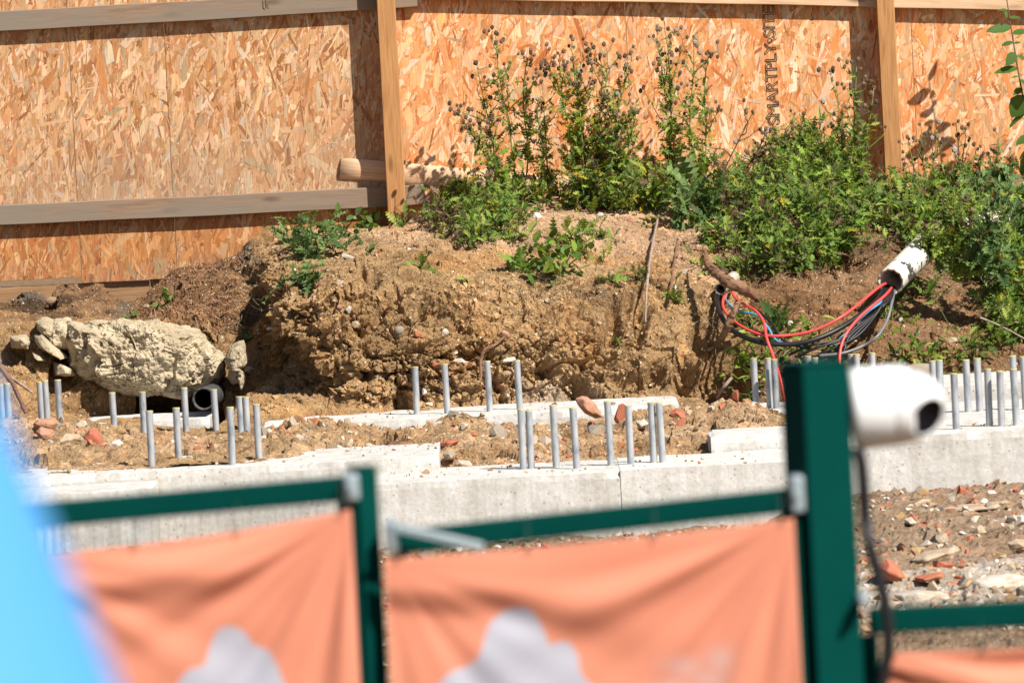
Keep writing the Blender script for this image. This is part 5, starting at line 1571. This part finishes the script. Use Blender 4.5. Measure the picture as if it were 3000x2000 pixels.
weed_mat('weeds', [
    (2160, 610, 100, 35, 44, .17, .055, GREENS, .16, .22, 0), (2280, 610, 120, 70, 105, .25, .06, GREENS, .05, .08, 0), (2380, 640, 130, 80, 120, .28, .065, GREENS, .03, .06, 0),
    (2250, 720, 130, 50, 80, .18, .055, GREENS, .02, .18, 0), (2400, 730, 110, 50, 70, .20, .06, GREENS, .02, .12, 0), (2350, 540, 110, 25, 45, .34, .065, GREENS, .04, .12, 0),
    (2150, 800, 60, 20, 20, .08, .05, GREENS, .02, .2, 0), (2480, 570, 80, 40, 46, .2, .06, GREENS, .04, .12, 0), (2280, 640, 170, 80, 34, .26, .045, BROWNS, .02, .5, -.05), (2300, 760, 150, 40, 40, .12, .05, BRIGHT, .02, .1, -.04), (2420, 690, 120, 60, 40, .16, .07, BRIGHT, .02, .04, -.08),
], 'dense tangle of green weeds on the slope left of the right post')
weed_mat('weeds', [
    (2620, 640, 110, 50, 90, .16, .06, GREENS, .02, .14, 0), (2760, 660, 110, 50, 100, .18, .065, GREENS, .02, .06, 0), (2900, 670, 110, 70, 120, .22, .07, BLUEG, .01, .05, 0),
    (2720, 720, 90, 40, 50, .16, .06, GREENS, .02, .10, 0), (2950, 760, 80, 80, 90, .26, .075, BLUEG, .01, .05, 0), (2970, 880, 50, 70, 60, .2, .065, GREENS, .02, .06, 0),
    (2960, 980, 60, 30, 40, .13, .055, GREENS, .02, .06, 0), (3100, 800, 90, 160, 90, .3, .07, GREENS, .01, .05, 0), (2840, 570, 140, 15, 50, .13, .06, GREENS, .02, .08, 0), (2840, 700, 80, 30, 60, .22, .06, GREENS, .02, .08, -.15), (2760, 690, 40, 25, 26, .16, .06, GREENS, .02, .08, -.2),
], 'dark green thistle thicket at the right end of the bank')
# dry grass and root fibres
ac = Acc()
for (px, py, rx, ry, n, L) in [(2170, 700, 120, 40, 90, .12), (2560, 720, 60, 50, 80, .12), (2740, 800, 60, 60, 70, .14), (1900, 800, 60, 60, 40, .12), (1620, 830, 90, 40, 90, .09), (2080, 960, 40, 60, 40, .12),
                              (730, 920, 50, 60, 60, .10), (1330, 640, 80, 30, 60, .08), (2300, 780, 150, 40, 90, .10), (2880, 880, 60, 40, 40, .14), (1750, 860, 120, 40, 50, .08)]:
    for k in range(n):
        p0, n0 = surf(px + rx * rr.normal(0, .6), py + ry * rr.normal(0, .6))
        dv = n0 * 0.3 + rr.normal(0, .6, 3) + np.array([0, 0, -0.5]); dv /= np.linalg.norm(dv)
        e_ = p0 + n0 * 0.015 + dv * L * rr.uniform(.4, 1.3)
        pts = stem_line(p0 + n0 * .01, e_, 0.012, 7)
        ac.tube(pts, 0.0013, 3, np.array([(0.22, 0.16, 0.10), (0.13, 0.085, 0.055), (0.30, 0.25, 0.16)][int(rr.integers(3))]))
o = link('dry_roots', ac.mesh('dry_roots'), M['stem'])
tag(o, 'dry roots and dead grass blades hanging over the bank', 'dry roots', kind='stuff')
# flowers
def dots(name, lst, r, col, label, cat, grp):
    for i, (a, b) in enumerate(lst):
        p_, n_ = surf(a, b)
        ac_ = Acc()
        ac_.add(HV * r, None, HFc, col)
        for k in range(7):
            an = 6.28 * k / 7
            ac_.add(HV * r * .55 + np.array([math.cos(an), -.3, math.sin(an)]) * r * 1.1, None, HFc, np.array(col) * 1.1)
        o_ = link(name, ac_.mesh(name, False), M['stem'])
        o_.location = tuple(p_ + np.array([0, -0.12, 0.04]))
        tag(o_, label[i], cat, grp)
dots('flower', [(2172, 652), (2154, 690)], 0.005, (0.32, 0.16, 0.62), ['small purple flower, the upper of two in the weeds above the dead root', 'small purple flower, the lower of two above the dead root'], 'flower', 'purple flowers in the weeds')
dots('fluffy_head', [(2270, 527), (2340, 510), (2356, 524), (2583, 640), (2325, 548)], 0.009, (0.55, 0.5, 0.45),
     ['white fluffy seed head furthest left in the green tangle', 'white fluffy seed head, upper one of a close pair', 'white fluffy seed head, lower one of a close pair', 'white fluffy seed head above the cable duct', 'small pale seed head below the close pair'], 'seed head', 'white fluffy seed heads')
o = link('fallen_leaf', np_mesh('fallen_leaf', LEAF['oval'][0] * np.array([0.055, 0.05, 0.05]), LEAF['oval'][1], True), M['yellowleaf'])
p_, n_ = surf(2203, 625); o.location = tuple(p_ + np.array([0, -.14, 0])); o.rotation_euler = (1.3, 0.5, 0.2)
tag(o, 'single yellow leaf bright against the weeds above the purple flowers', 'leaf')

# ------------------------------------------------------------------ DUCT AND CABLES
def ribbed(name, p0, p1, r, mat, label, cat, pitch=0.011, amp=0.05, wall=0.006, ragged=0.0, n=36):
    p0, p1 = np.array(p0), np.array(p1)
    root = thing(name, p0, label, cat)
    L = np.linalg.norm(p1 - p0)
    ns = int(L / pitch) * 3
    t = np.linspace(0, 1, ns)
    R_ = r * (1 + amp * np.cos(np.arange(ns) * 2 * math.pi / 3))
    V, Q, T = tube_np([(p1 - p0) * x for x in t], R_, n, cap=False)
    Vi, Qi, _ = tube_np([(p1 - p0) * x for x in t], R_ - wall, n, cap=False)
    if ragged:
        ax = (p1 - p0) / L
        for k in range(n):
            j = ragged * (0.5 + 0.5 * math.sin(k * 1.9) + 0.4 * random.random())
            for A in (V, Vi):
                for ring in range(4):
                    A[ring * n + k] += ax * j * (1 - ring / 4)
    a = Acc(); a.add(V, Q); 
    a.add(Vi, Qi[:, ::-1])
    i0 = np.arange(n); j0 = np.roll(i0, -1)
    off = len(V)
    rim = np.stack([i0, i0 + off, j0 + off, j0], -1)
    m_ = a
    m_.Q.append(rim)
    link('tube', m_.mesh('tube'), mat, root)
    return root
DY = 37.9
duct0 = W(2608, 826, DY - 0.15); duct1 = W(2716, 718, DY + 0.38)
ribbed('cable_duct', duct0, duct1, 0.062, M['duct'], 'cream corrugated cable duct with torn mouth poking from the weeds', 'cable duct', 0.017, 0.075, 0.005, 0.011)
ribbed('cable_duct', W(2815, 672, DY + 0.62), W(2960, 640, DY + 0.85), 0.05, M['duct'], 'second length of pale duct half buried under the dark thicket', 'cable duct', 0.011, 0.045, 0.005)
ribbed('cable_duct', W(2108, 850, DY - 0.1), W(2150, 812, DY + 0.2), 0.029, M['dirtyduct'], 'broken white duct end half hidden by the dead root', 'cable duct', 0.011, 0.06, 0.005, 0.075)
ribbed('drain_pipe', W(596, 1168, 37.0), W(640, 1150, 37.9), 0.052, M['blackduct'], 'grey corrugated drain pipe opening under the big concrete lump', 'pipe', 0.010, 0.05, 0.006, 0.006)
def cable(name, pts, r, mat, label, cat='cable', group=None, Yd=DY - 0.1):
    P_ = []
    for q in pts:
        a, b = q[0], q[1]
        yy = q[2] if len(q) > 2 else Yd
        P_.append(W(a, b, yy))
    S_ = spline(P_, 60)
    V, Q, T = tube_np(S_ - S_[0], r, 10)
    o = link(name, np_mesh(name, V, [Q, T], True), mat)
    o.location = tuple(S_[0])
    return tag(o, label, cat, group)
y0 = 37.25
cable('cable', [(2600, 828, 37.85), (2570, 845, y0 + .3), (2480, 918, y0 + .05), (2400, 962, y0), (2330, 980, y0), (2250, 983, y0), (2195, 968, y0 + .1), (2150, 940, y0 + .25), (2122, 908, y0 + .4), (2118, 880, y0 + .5), (2130, 850, 37.95)],
      0.0069, M['red'], 'red cable sagging in one long loop from duct to duct')
cable('cable', [(2148, 842, 37.95), (2150, 866, y0 + .4), (2175, 888, y0 + .3), (2215, 912, y0 + .15), (2238, 945, y0 + .05), (2246, 990, y0 - .05), (2262, 1035, y0 - .1), (2285, 1105, y0 - .2), (2300, 1180, y0 - .25)],
      0.0069, M['red'], 'red cable hanging straight down from the broken white duct')
cable('cable', [(2616, 838, 37.85), (2590, 868, y0 + .25), (2530, 918, y0 + .1), (2487, 966, y0), (2465, 1012, y0 - .05), (2460, 1065, y0 - .1), (2470, 1140, y0 - .15)],
      0.0069, M['red'], 'short red cable dropping from the duct mouth behind the post')
cable('cable', [(2598, 838, 37.85), (2560, 890, y0 + .25), (2480, 950, y0 + .06), (2400, 990, y0 - .02), (2320, 1008, y0 - .03), (2230, 1003, y0), (2160, 976, y0 + .15), (2118, 935, y0 + .3), (2100, 880, y0 + .5), (2110, 850, 37.95)],
      0.0125, M['blackrub'], 'thick black cable sagging under the red loop')
cable('cable', [(2622, 842, 37.85), (2612, 890, y0 + .2), (2598, 940, y0 + .1), (2570, 985, y0), (2530, 1012, y0), (2470, 1034, y0 - .05), (2400, 1042, y0 - .05)], 0.0075, M['greycable'], 'grey cable on the right of the bundle at the duct mouth')
cable('cable', [(2614, 838, 37.85), (2590, 878, y0 + .25), (2540, 915, y0 + .13), (2490, 965, y0 + .08), (2440, 1010, y0 + .05)], 0.0055, M['bluecable'], 'blue cable beside the short red one at the duct mouth')
cable('cable', [(2120, 862, 37.95), (2135, 890, y0 + .4), (2170, 912, y0 + .3), (2220, 925, y0 + .2), (2250, 960, y0 + .1), (2280, 1000, y0 + .05), (2350, 1012, y0)], 0.005, M['bluecable'], 'thin blue cable twisting out of the broken white duct')
for i, (e, f_) in enumerate([((2420, 1030), 'first'), ((2440, 1036), 'second'), ((2465, 1040), 'third'), ((2400, 1016), 'fourth'), ((2380, 1010), 'fifth')]):
    dx = i * 4
    cable('cable', [(2600 + dx, 838, 37.85), (2590 + dx, 880, y0 + .22), (2560 - 8 * i, 930 + 3 * i, y0 + .12), (2510 - 12 * i, 985 + 2 * i, y0 + .03), (e[0], e[1], y0 - .02), (e[0] - 70, e[1] + 30, y0)], 0.0062, M['blackrub'],
          f_ + ' from right of the thin black cables fanning below the duct mouth', 'cable', 'thin black cables fanning from the duct')
cable('cable', [(2200, 900, y0 + .3), (2230, 918, y0 + .2), (2262, 950, y0 + .12), (2300, 1000, y0 + .04), (2370, 1022, y0)], 0.006, M['blackrub'], 'short black cable behind the blue one inside the loop')

# ------------------------------------------------------------------ DEAD WOOD
def branch(name, pts, radii, mat, label, cat, Y0, group=None, n=9, knob=0.15):
    if Y0 is None:
        P_ = spline([W(a, b, surf(a, b)[0][1] - 0.035 - c) for a, b, c in pts], 40)
    else:
        P_ = spline([W(a, b, Y0 + c) for a, b, c in pts], 40)
    R_ = np.interp(np.linspace(0, 1, len(P_)), np.linspace(0, 1, len(radii)), radii)
    V, Q, T = tube_np(P_ - P_[0], R_, n)
    V[:len(P_) * n] += (fbm(V[:len(P_) * n] * np.array([55, 55, 55]), 3, 9, .7) * R_.mean() * knob * 2.6)[:, None] * np.array([1, 1, 0.6])
    o = link(name, np_mesh(name, V, [Q, T], True), mat)
    o.location = tuple(P_[0])
    return tag(o, label, cat, group)
branch('dead_root', [(2066, 735, .35), (2072, 770, .2), (2095, 795, .1), (2130, 825, 0), (2175, 845, 0), (2222, 878, .1)], [0.008, 0.014, 0.02, 0.026, 0.03, 0.014], M['deadwood'], 'thick brown dead root bending over the broken white duct', 'dead root', 37.45, n=18, knob=.3)
branch('dead_root', [(2060, 725, .5), (2062, 755, .35), (2075, 790, .2), (2110, 815, .1)], [0.006, 0.008, 0.008, 0.008], M['deadwood'], 'thin root strand running beside the thick dead root', 'dead root', 37.45)
branch('dead_root', [(2165, 880, .02), (2145, 925, -.02), (2125, 970, 0), (2112, 1000, .1)], [0.012, 0.018, 0.018, 0.008], M['deadwood'], 'splintered dead wood piece hanging in front of the black cable', 'dead root', 37.2, n=10, knob=.5)
branch('stick', [(1927, 640, .05), (1908, 740, .05), (1895, 840, .06), (1890, 945, .01)], [0.006, 0.008, 0.007, 0.005], M['stick'], 'long thin pale stick leaning upright on the clay face', 'stick', None)
branch('stick', [(2145, 1105, 0), (2120, 1135, 0), (2100, 1165, .05)], [0.008, 0.009, 0.007], M['stick'], 'short dry stick leaning low left of the tall green post', 'stick', 37.15)
branch('stick', [(2, 1075, 0), (40, 1130, 0), (75, 1210, .0)], [0.012, 0.012, 0.01], M['deadwood'], 'rusty brown stick leaning at the far left below the bank', 'stick', 37.1)
branch('stick', [(30, 1105, .05), (60, 1125, 0), (95, 1150, 0)], [0.008, 0.008, 0.006], M['stick'], 'short twig crossing the rusty stick at far left', 'stick', 37.12)
branch('dead_root', [(1478, 985, 0), (1450, 1010, 0), (1420, 1025, 0), (1408, 1060, 0), (1408, 1110, 0), (1385, 1128, 0)], [0.004, 0.007, 0.009, 0.008, 0.006, 0.003], M['deadwood'], 'dark root on the clay face above the third back bolt', 'dead root', None)
branch('stick', [(1985, 700, .05), (1975, 770, .05), (1965, 840, .03), (1960, 900, 0)], [0.005, 0.005, 0.004, 0.003], M['deadwood'], 'thin dark stalk right of the long pale stick', 'stick', None)
branch('stick', [(2870, 930, .0), (2920, 950, 0), (2970, 975, 0), (3030, 1010, .0)], [0.005, 0.005, 0.004, 0.003], M['stick'], 'thin bare twig under the thicket at right', 'stick', 37.45)
# dark strip at left behind the pink stones
o = link('plastic_strip', box_mesh('plastic_strip', -0.17, 0.17, -0.02, 0.02, -0.03, 0.03, 0.004, 1), M['strip_gapshade'])
p_ = W(145, 1256, 36.0); o.location = tuple(p_)
tag(o, 'flat black strip lying behind the pink stones at left', 'strip')

# ------------------------------------------------------------------ GREEN MESH FENCE IN THE FOREGROUND
NY = 12.0
SP = PIX * NY
def square_tube(name, w, h, parent, rot, mat, loc=(0, 0, 0), bev=0.004):
    o = link(name, box_mesh(name, -w / 2, w / 2, -w / 2, w / 2, 0, h, bev, 2), mat, parent)
    o.location = loc
    o.rotation_euler = (0, 0, rot)
    return o
GZ = 0.28
ROT = math.radians(25)
# tall post
tp = W(2386, 1072, NY)
post_t = thing('fence_post', (tp[0], NY + .03, GZ), 'tall thick dark green steel post carrying the white camera', 'post')
square_tube('shaft', 0.081, tp[2] - GZ, post_t, ROT, M['green'])
square_tube('post_cap', 0.086, 0.006, post_t, ROT, M['green'], (0, 0, tp[2] - GZ + 0.0005), 0.002)
# shorter post
sp_ = W(1061, 1378, NY)
post_s = thing('fence_post', (sp_[0], NY + .02, GZ), 'short slim dark green post between the left and middle banners', 'post')
square_tube('shaft', 0.036, sp_[2] - GZ, post_s, ROT, M['green'])
square_tube('post_cap', 0.038, 0.005, post_s, ROT, M['green'], (0, 0, sp_[2] - GZ + 0.0005), 0.0015)

def pole_between(name, a, b, h, d, parent, base, mat):
    a, b = np.array(a), np.array(b)
    v = b - a; L = np.linalg.norm(v)
    o = link(name, box_mesh(name, 0, L, -d / 2, d / 2, -h / 2, h / 2, 0.004, 2), mat, parent)
    o.location = tuple(a - base)
    X = Vector(tuple(v)).normalized(); Yx = Vector((0, 1, 0)); Yx = (Yx - X * Yx.dot(X)).normalized(); Zx = X.cross(Yx)
    o.rotation_euler = Matrix((X, Yx, Zx)).transposed().to_euler()
    return o
WIREM = None
def fence_panel(label, pa, pb, th, nw, NY=NY):
    """top rail centre pixels pa->pb; wires hang below it"""
    A, B = W(pa[0], pa[1], NY), W(pb[0], pb[1], NY)
    base = np.array([(A[0] + B[0]) / 2, NY, GZ])
    root = thing('mesh_panel', base, label, 'fence panel')
    pole_between('rail', A, B, th, 0.03, root, base, M['green'])
    zlow = GZ + 0.06
    C_, D_ = A.copy(), B.copy(); C_[2] = zlow; D_[2] = zlow + (B[2] - A[2])
    pole_between('rail', C_, D_, th, 0.03, root, base, M['green'])
    for P_, Q_ in ((A, C_), (B, D_)):
        pole_between('upright', P_ - np.array([0, 0, th * .5 + .001]), Q_ + np.array([0, 0, th * .5 + .001]), 0.026, 0.026, root, base, M['green'])
    V, Q, T = tube_np([(0, 0, 0), (0, 0, 1)], 0.0017, 6)
    wm = np_mesh('wire', V, [Q, T], True); wm.materials.append(M['wire'])
    for k in range(1, nw):
        t = k / nw
        P_ = A + (B - A) * t; Q_ = C_ + (D_ - C_) * t
        o = link('wire', wm, None, root)
        o.location = tuple(Q_ - base + np.array([0, 0.008, th * .5 + .002])); o.scale = (1, 1, P_[2] - Q_[2] - th - .004)
    for zz in (0.10, 0.30, 0.50, 0.70):
        if zz > A[2] - zlow - .05: continue
        P_ = A.copy(); P_[2] = zlow + zz; Q_ = P_ + (B - A)
        o = link('wire', wm, None, root)
        v = Vector(tuple(Q_ - P_))
        o.location = tuple(P_ - base + np.array([0, 0.013, 0])); o.rotation_euler = v.to_track_quat('Z', 'Y').to_euler(); o.scale = (1, 1, v.length)
    return root, base
fence_panel('left green mesh fence panel with sloping top rail', (40, 1516), (1010, 1430), 0.038, 40)
fence_panel('middle green mesh fence panel between the two posts', (1165, 1588), (2312, 1464), 0.037, 46)
fence_panel('lower green mesh fence panel right of the tall post', (2545, 1818), (3380, 1778), 0.040, 36, 12.06)
# steel clamps joining panels and posts
def clamp(px, py0, py1, w, label):
    A = W(px, (py0 + py1) / 2, NY - 0.03)
    root = thing('clamp', A, label, 'clamp', 'steel clamps holding the green fence panels')
    h = abs(py1 - py0) * SP
    link('band', box_mesh('band', -w / 2, w / 2, -0.004, 0.06, -h / 2, h / 2, 0.006, 3), M['clampsteel'], root)
    V, Q, T = tube_np([(0, -0.016, 0), (0, -0.0045, 0)], 0.006, 6)
    link('screw', np_mesh('screw', V, [Q, T], False), M['clampsteel'], root)
clamp(1030, 1388, 1468, 0.023, 'pale steel clamp at the right end of the left green rail')
clamp(1147, 1525, 1618, 0.020, 'pale steel clamp at the left end of the middle green rail')
clamp(2336, 1392, 1502, 0.022, 'pale steel clamp where the middle rail meets the tall post')
clamp(2530, 1738, 1772, 0.018, 'small shiny clamp at the left end of the right rail')
# flattened steel strap from the left clamp
A_, B_ = W(1152, 1540, NY - 0.04), W(1420, 1600, NY - 0.035)
base = (A_ + B_) / 2
o = pole_between('strap', A_, B_, 0.014, 0.003, None, np.zeros(3), M['clampsteel'])
tag(o, 'pale strap lying diagonally over the left end of the middle rail', 'strap')

# banners
def in_poly(x, y, poly):
    ins = np.zeros(len(x), bool)
    n = len(poly)
    for i in range(n):
        x1, y1 = poly[i]; x2, y2 = poly[(i + 1) % n]
        c = ((y1 > y) != (y2 > y)) & (x < (x2 - x1) * (y - y1) / (y2 - y1 + 1e-9) + x1)
        ins ^= c
    return ins
def smooth_poly(pts, n=160):
    P_ = np.array(pts, float)
    Q_ = spline(np.vstack([P_, P_[:1]]), n)
    return [tuple(q) for q in Q_]
def banner(label, tl, tr, h, poly, smudge, seed, sag=30, foldc=1.0, NY=NY):
    A, B = W(tl[0], tl[1], NY - 0.034), W(tr[0], tr[1], NY - 0.034)
    nu, nv = 220, 180
    u = np.linspace(0, 1, nu); v = np.linspace(0, 1, nv)
    Uu, Vv = np.meshgrid(u, v)
    wdt = np.linalg.norm(B - A)
    P_ = A + (B - A) * Uu[..., None]
    P_[..., 2] -= sag * SP * 4 * Uu * (1 - Uu) * (1 - 0.4 * Vv)
    P_[..., 2] -= h * Vv
    asp = h / wdt
    # stretched cloth: a pulled hem, then radiating folds from the two upper corners
    dz = np.zeros_like(Uu)
    hem = 0.10 + 0.10 * 4 * Uu * (1 - Uu) + 0.02 * np.sin(Uu * 9 + seed) - 0.10 * sstep(0.55, 1.0, Uu)
    dz += -0.012 * np.exp(-((Vv * asp * 1.0 - hem * .62) / 0.05) ** 2) * sstep(1.02, 0.7, Uu) * sstep(-.05, .2, Uu)
    dz += 0.020 * sstep(hem * .55, hem * 1.15, Vv * asp) * np.exp(-np.clip(Vv * asp - hem, 0, 9) * 2.2) * (0.35 + 0.9 * (1 - Uu)) * sstep(1.0, 0.75, Uu)
    for (cu, sgn, amp, fq, ph) in ((1.0, -1, 1.0, 15, 0.4), (0.0, 1, 0.55, 13, 1.3)):
        x = (Uu - cu) * sgn; y = Vv * asp
        r_ = np.hypot(x, y); th = np.arctan2(y, x + 1e-6)
        f_ = np.sin(th * fq + ph + 0.9 * np.sin(r_ * 3 + seed)) + 0.5 * np.sin(th * fq * 1.9 + seed)
        dz += foldc * amp * 0.0085 * f_ * sstep(0.02, 0.35, r_) * np.exp(-((r_ - 0.45) / 0.4) ** 2)
    dz += 0.003 * np.sin(Uu * 7 + Vv * 4 + seed)
    dz *= 0.43
    P_[..., 1] += dz
    q = P_.reshape(-1, 3)
    bx, by = proj(q)
    col = np.full((len(q), 3), (0.74, 0.28, 0.175))
    base = np.array([(A[0] + B[0]) / 2, NY - .034, A[2] - h])
    if poly:
        k = in_poly(bx, by, smooth_poly(poly))
        col[k] = (0.50, 0.495, 0.57)
    for (a, b, rx, ry) in smudge:
        w = np.exp(-((bx - a) / rx) ** 2 - ((by - b) / ry) ** 2)[:, None] * 0.55
        col = col + (np.array((0.66, 0.5, 0.48)) - col) * w
    # give the cloth a second face so that it has thickness
    i = len(q)
    back = q + np.array([0, 0.0016, 0])
    F = grid_faces(nv, nu)
    V = np.vstack([q, back])
    rim = []
    idx = np.arange(i).reshape(nv, nu)
    for line in (idx[0], idx[-1], idx[:, 0], idx[:, -1]):
        rim.append(np.stack([line[:-1], line[1:], line[1:] + i, line[:-1] + i], -1))
    root = thing('banner', base, label, 'banner')
    me = np_mesh('cloth', V - base, np.vstack([F[:, ::-1], F + i] + rim), True, np.vstack([col, col]))
    link('cloth', me, M['banner'], root)
    # eyelets with plastic ties along the hem
    ac = Acc()
    for t in (0.03, 0.35, 0.66, 0.97):
        c = A + (B - A) * t; c[2] -= sag * SP * 4 * t * (1 - t)
        ac.tube([c - base + np.array([0, -0.003, -0.006]), c - base + np.array([0, -0.003, 0.001]), c - base + np.array([0, 0.004, 0.045])], 0.0013, 4)
    link('eyelet_ties', ac.mesh('eyelet_ties'), M['wire'], root, 'stuff')
P_MID = [(1290, 1996), (1322, 1966), (1368, 1950), (1402, 1922), (1430, 1835), (1470, 1794), (1520, 1776), (1562, 1792), (1590, 1840), (1612, 1888), (1640, 1876), (1672, 1886), (1694, 1925), (1704, 1972),
         (1740, 2010), (1790, 2080), (1780, 2200), (1640, 2330), (1480, 2350), (1330, 2280), (1260, 2140), (1262, 2050)]
P_LEFT = [(520, 2000), (552, 1962), (596, 1946), (618, 1885), (640, 1846), (672, 1832), (712, 1850), (745, 1886), (786, 1906), (812, 1950), (836, 2005), (870, 2080), (860, 2200), (740, 2330), (600, 2320), (500, 2200), (490, 2080)]
banner('orange banner on the left panel with a pale printed shape', (60, 1628), (1028, 1492), 0.62, P_LEFT, [], 1.0, 18)
banner('orange banner in the middle with a large pale printed shape', (1128, 1638), (2326, 1518), 0.62, P_MID, [(2000, 1950, 60, 30), (2110, 1930, 40, 40), (1960, 2010, 60, 20), (2080, 1990, 50, 25)], 2.3, 12)
banner('plain orange banner at the lower right corner', (2596, 1912), (3400, 1872), 0.45, [], [], 4.1, 6, NY=12.065)

# ------------------------------------------------------------------ CCTV CAMERA AND ITS CABLE
def lathe(name, prof_, mat, parent, n=48, smooth_=True):
    """profile (x along axis, radius); axis = local X"""
    V, F = [], []
    th = np.linspace(0, 2 * math.pi, n, endpoint=False)
    for x, r_ in prof_:
        V.append(np.stack([np.full(n, x), r_ * np.cos(th), r_ * np.sin(th)], 1))
    V = np.concatenate(V); k = len(prof_)
    i = np.arange(k * n).reshape(k, n); j = np.roll(i, -1, 1)
    F = np.stack([i[:-1], j[:-1], j[1:], i[1:]], -1).reshape(-1, 4)
    return link(name, np_mesh(name, V, F, smooth_), mat, parent)
cb = W(2492, 1200, NY + 0.06)
cctv = thing('security_camera', cb, 'white turret security camera fixed to the side of the tall green post', 'camera', None, (0, math.radians(-3.0), 0))
lathe('mount_gap_shade', [(-0.012, 0.0), (-0.012, 0.046), (-0.003, 0.046), (-0.003, 0.0)], M['blackrub'], cctv)  # black of the mount stands in for the shadow gap beside the post
lathe('housing', [(0.0, 0.0), (0.0, 0.054), (0.004, 0.0625), (0.012, 0.0635), (0.062, 0.0625), (0.064, 0.0618), (0.0655, 0.0618), (0.068, 0.0625), (0.088, 0.060), (0.094, 0.056), (0.096, 0.050), (0.096, 0.0)], M['white'], cctv)
# eyeball: sphere whose flat window looks right and towards the viewer
eb = thing('eyeball', (0, 0, 0), 'white turret eyeball', 'camera')
bpy.data.objects.remove(eb)
a = np.linspace(0.0, math.pi, 30)
rb = 0.0535
cut = math.radians(38)
profb = [(rb * math.cos(cut) - 0.010, 0.0), (rb * math.cos(cut) - 0.010, rb * math.sin(cut) * 0.9), (rb * math.cos(cut) + .001, rb * math.sin(cut) * 0.96)] + [(rb * math.cos(t), rb * math.sin(t)) for t in np.linspace(cut, math.pi, 26)]
ball = lathe('eyeball', profb, M['white'], cctv)
ball.location = (0.093, -0.006, -0.004)
aim = Vector((0.54, -0.76, -0.42)).normalized()
ball.rotation_euler = aim.to_track_quat('X', 'Z').to_euler()
lens = lathe('lens_window', [(rb * math.cos(cut) - 0.0095, 0.0), (rb * math.cos(cut) - 0.0085, rb * math.sin(cut) * 0.7), (rb * math.cos(cut) - 0.0030, rb * math.sin(cut) * 0.93), (rb * math.cos(cut) - 0.012, rb * math.sin(cut) * 0.94)][::-1], M['lens'], ball)
cpts = [(2512, 1312), (2524, 1360), (2530, 1430), (2536, 1520), (2550, 1600), (2572, 1680), (2592, 1760), (2602, 1840), (2600, 1920), (2586, 2000), (2580, 2150), (2570, 2500)]
SPt = spline([W(a, b, NY + 0.03 if b < 1600 else NY + 0.016) for a, b in cpts], 60)
V, Q, T = tube_np(SPt - SPt[0], 0.0097, 12)
o = link('camera_cable', np_mesh('camera_cable', V, [Q, T], True), M['blackrub'])
o.location = tuple(SPt[0])
tag(o, 'black cable hanging from the white security camera', 'cable')

# ------------------------------------------------------------------ PALE BLUE SHEET VERY NEAR THE LENS
BY = 3.75
def blue_canopy():
    """sloping side of a pale blue pitched canopy standing just left of the viewpoint"""
    e0, e1 = W(330, 2000, BY), W(-5, 1225, BY)
    sl = (e1 - e0)
    apex = e0 + sl * 3.2
    foot = e0 - sl * 6.5
    cx = apex[0]
    hw = foot[0] - apex[0]
    base = np.array([cx, BY + 0.0, 0.3])
    root = thing('blue_canopy', base, 'pale blue sloping sheet, very blurred, at the left edge near the lens', 'canopy')
    n = 40
    secs = []
    for k in range(n + 1):
        t = k / n
        w = hw * t * (1.0 + 0.02 * math.sin(t * 9))
        z = apex[2] + (foot[2] - apex[2]) * t
        secs.append((w, z))
    V, F = [], []
    m_ = 28
    for (w, z) in secs:
        for j in range(m_):
            an = 2 * math.pi * j / m_
            r_ = max(w, 0.002) * (1 + 0.012 * math.cos(an * 7))
            V.append((r_ * math.cos(an), r_ * math.sin(an) * 0.8, z - base[2]))
    i = np.arange((n + 1) * m_).reshape(n + 1, m_); j = np.roll(i, -1, 1)
    F = np.stack([i[:-1], i[1:], j[1:], j[:-1]], -1).reshape(-1, 4)
    link('canopy_sheet', np_mesh('canopy_sheet', V, F, True), M['sheet'], root)
    zf = foot[2] - base[2]
    V, Q, T = tube_np([(0, 0, min(zf, 0) - 0.02), (0, 0, apex[2] - base[2] + 0.03)], 0.008, 10)
    link('pole', np_mesh('pole', V, [Q, T], True), M['clampsteel'], root)
blue_canopy()
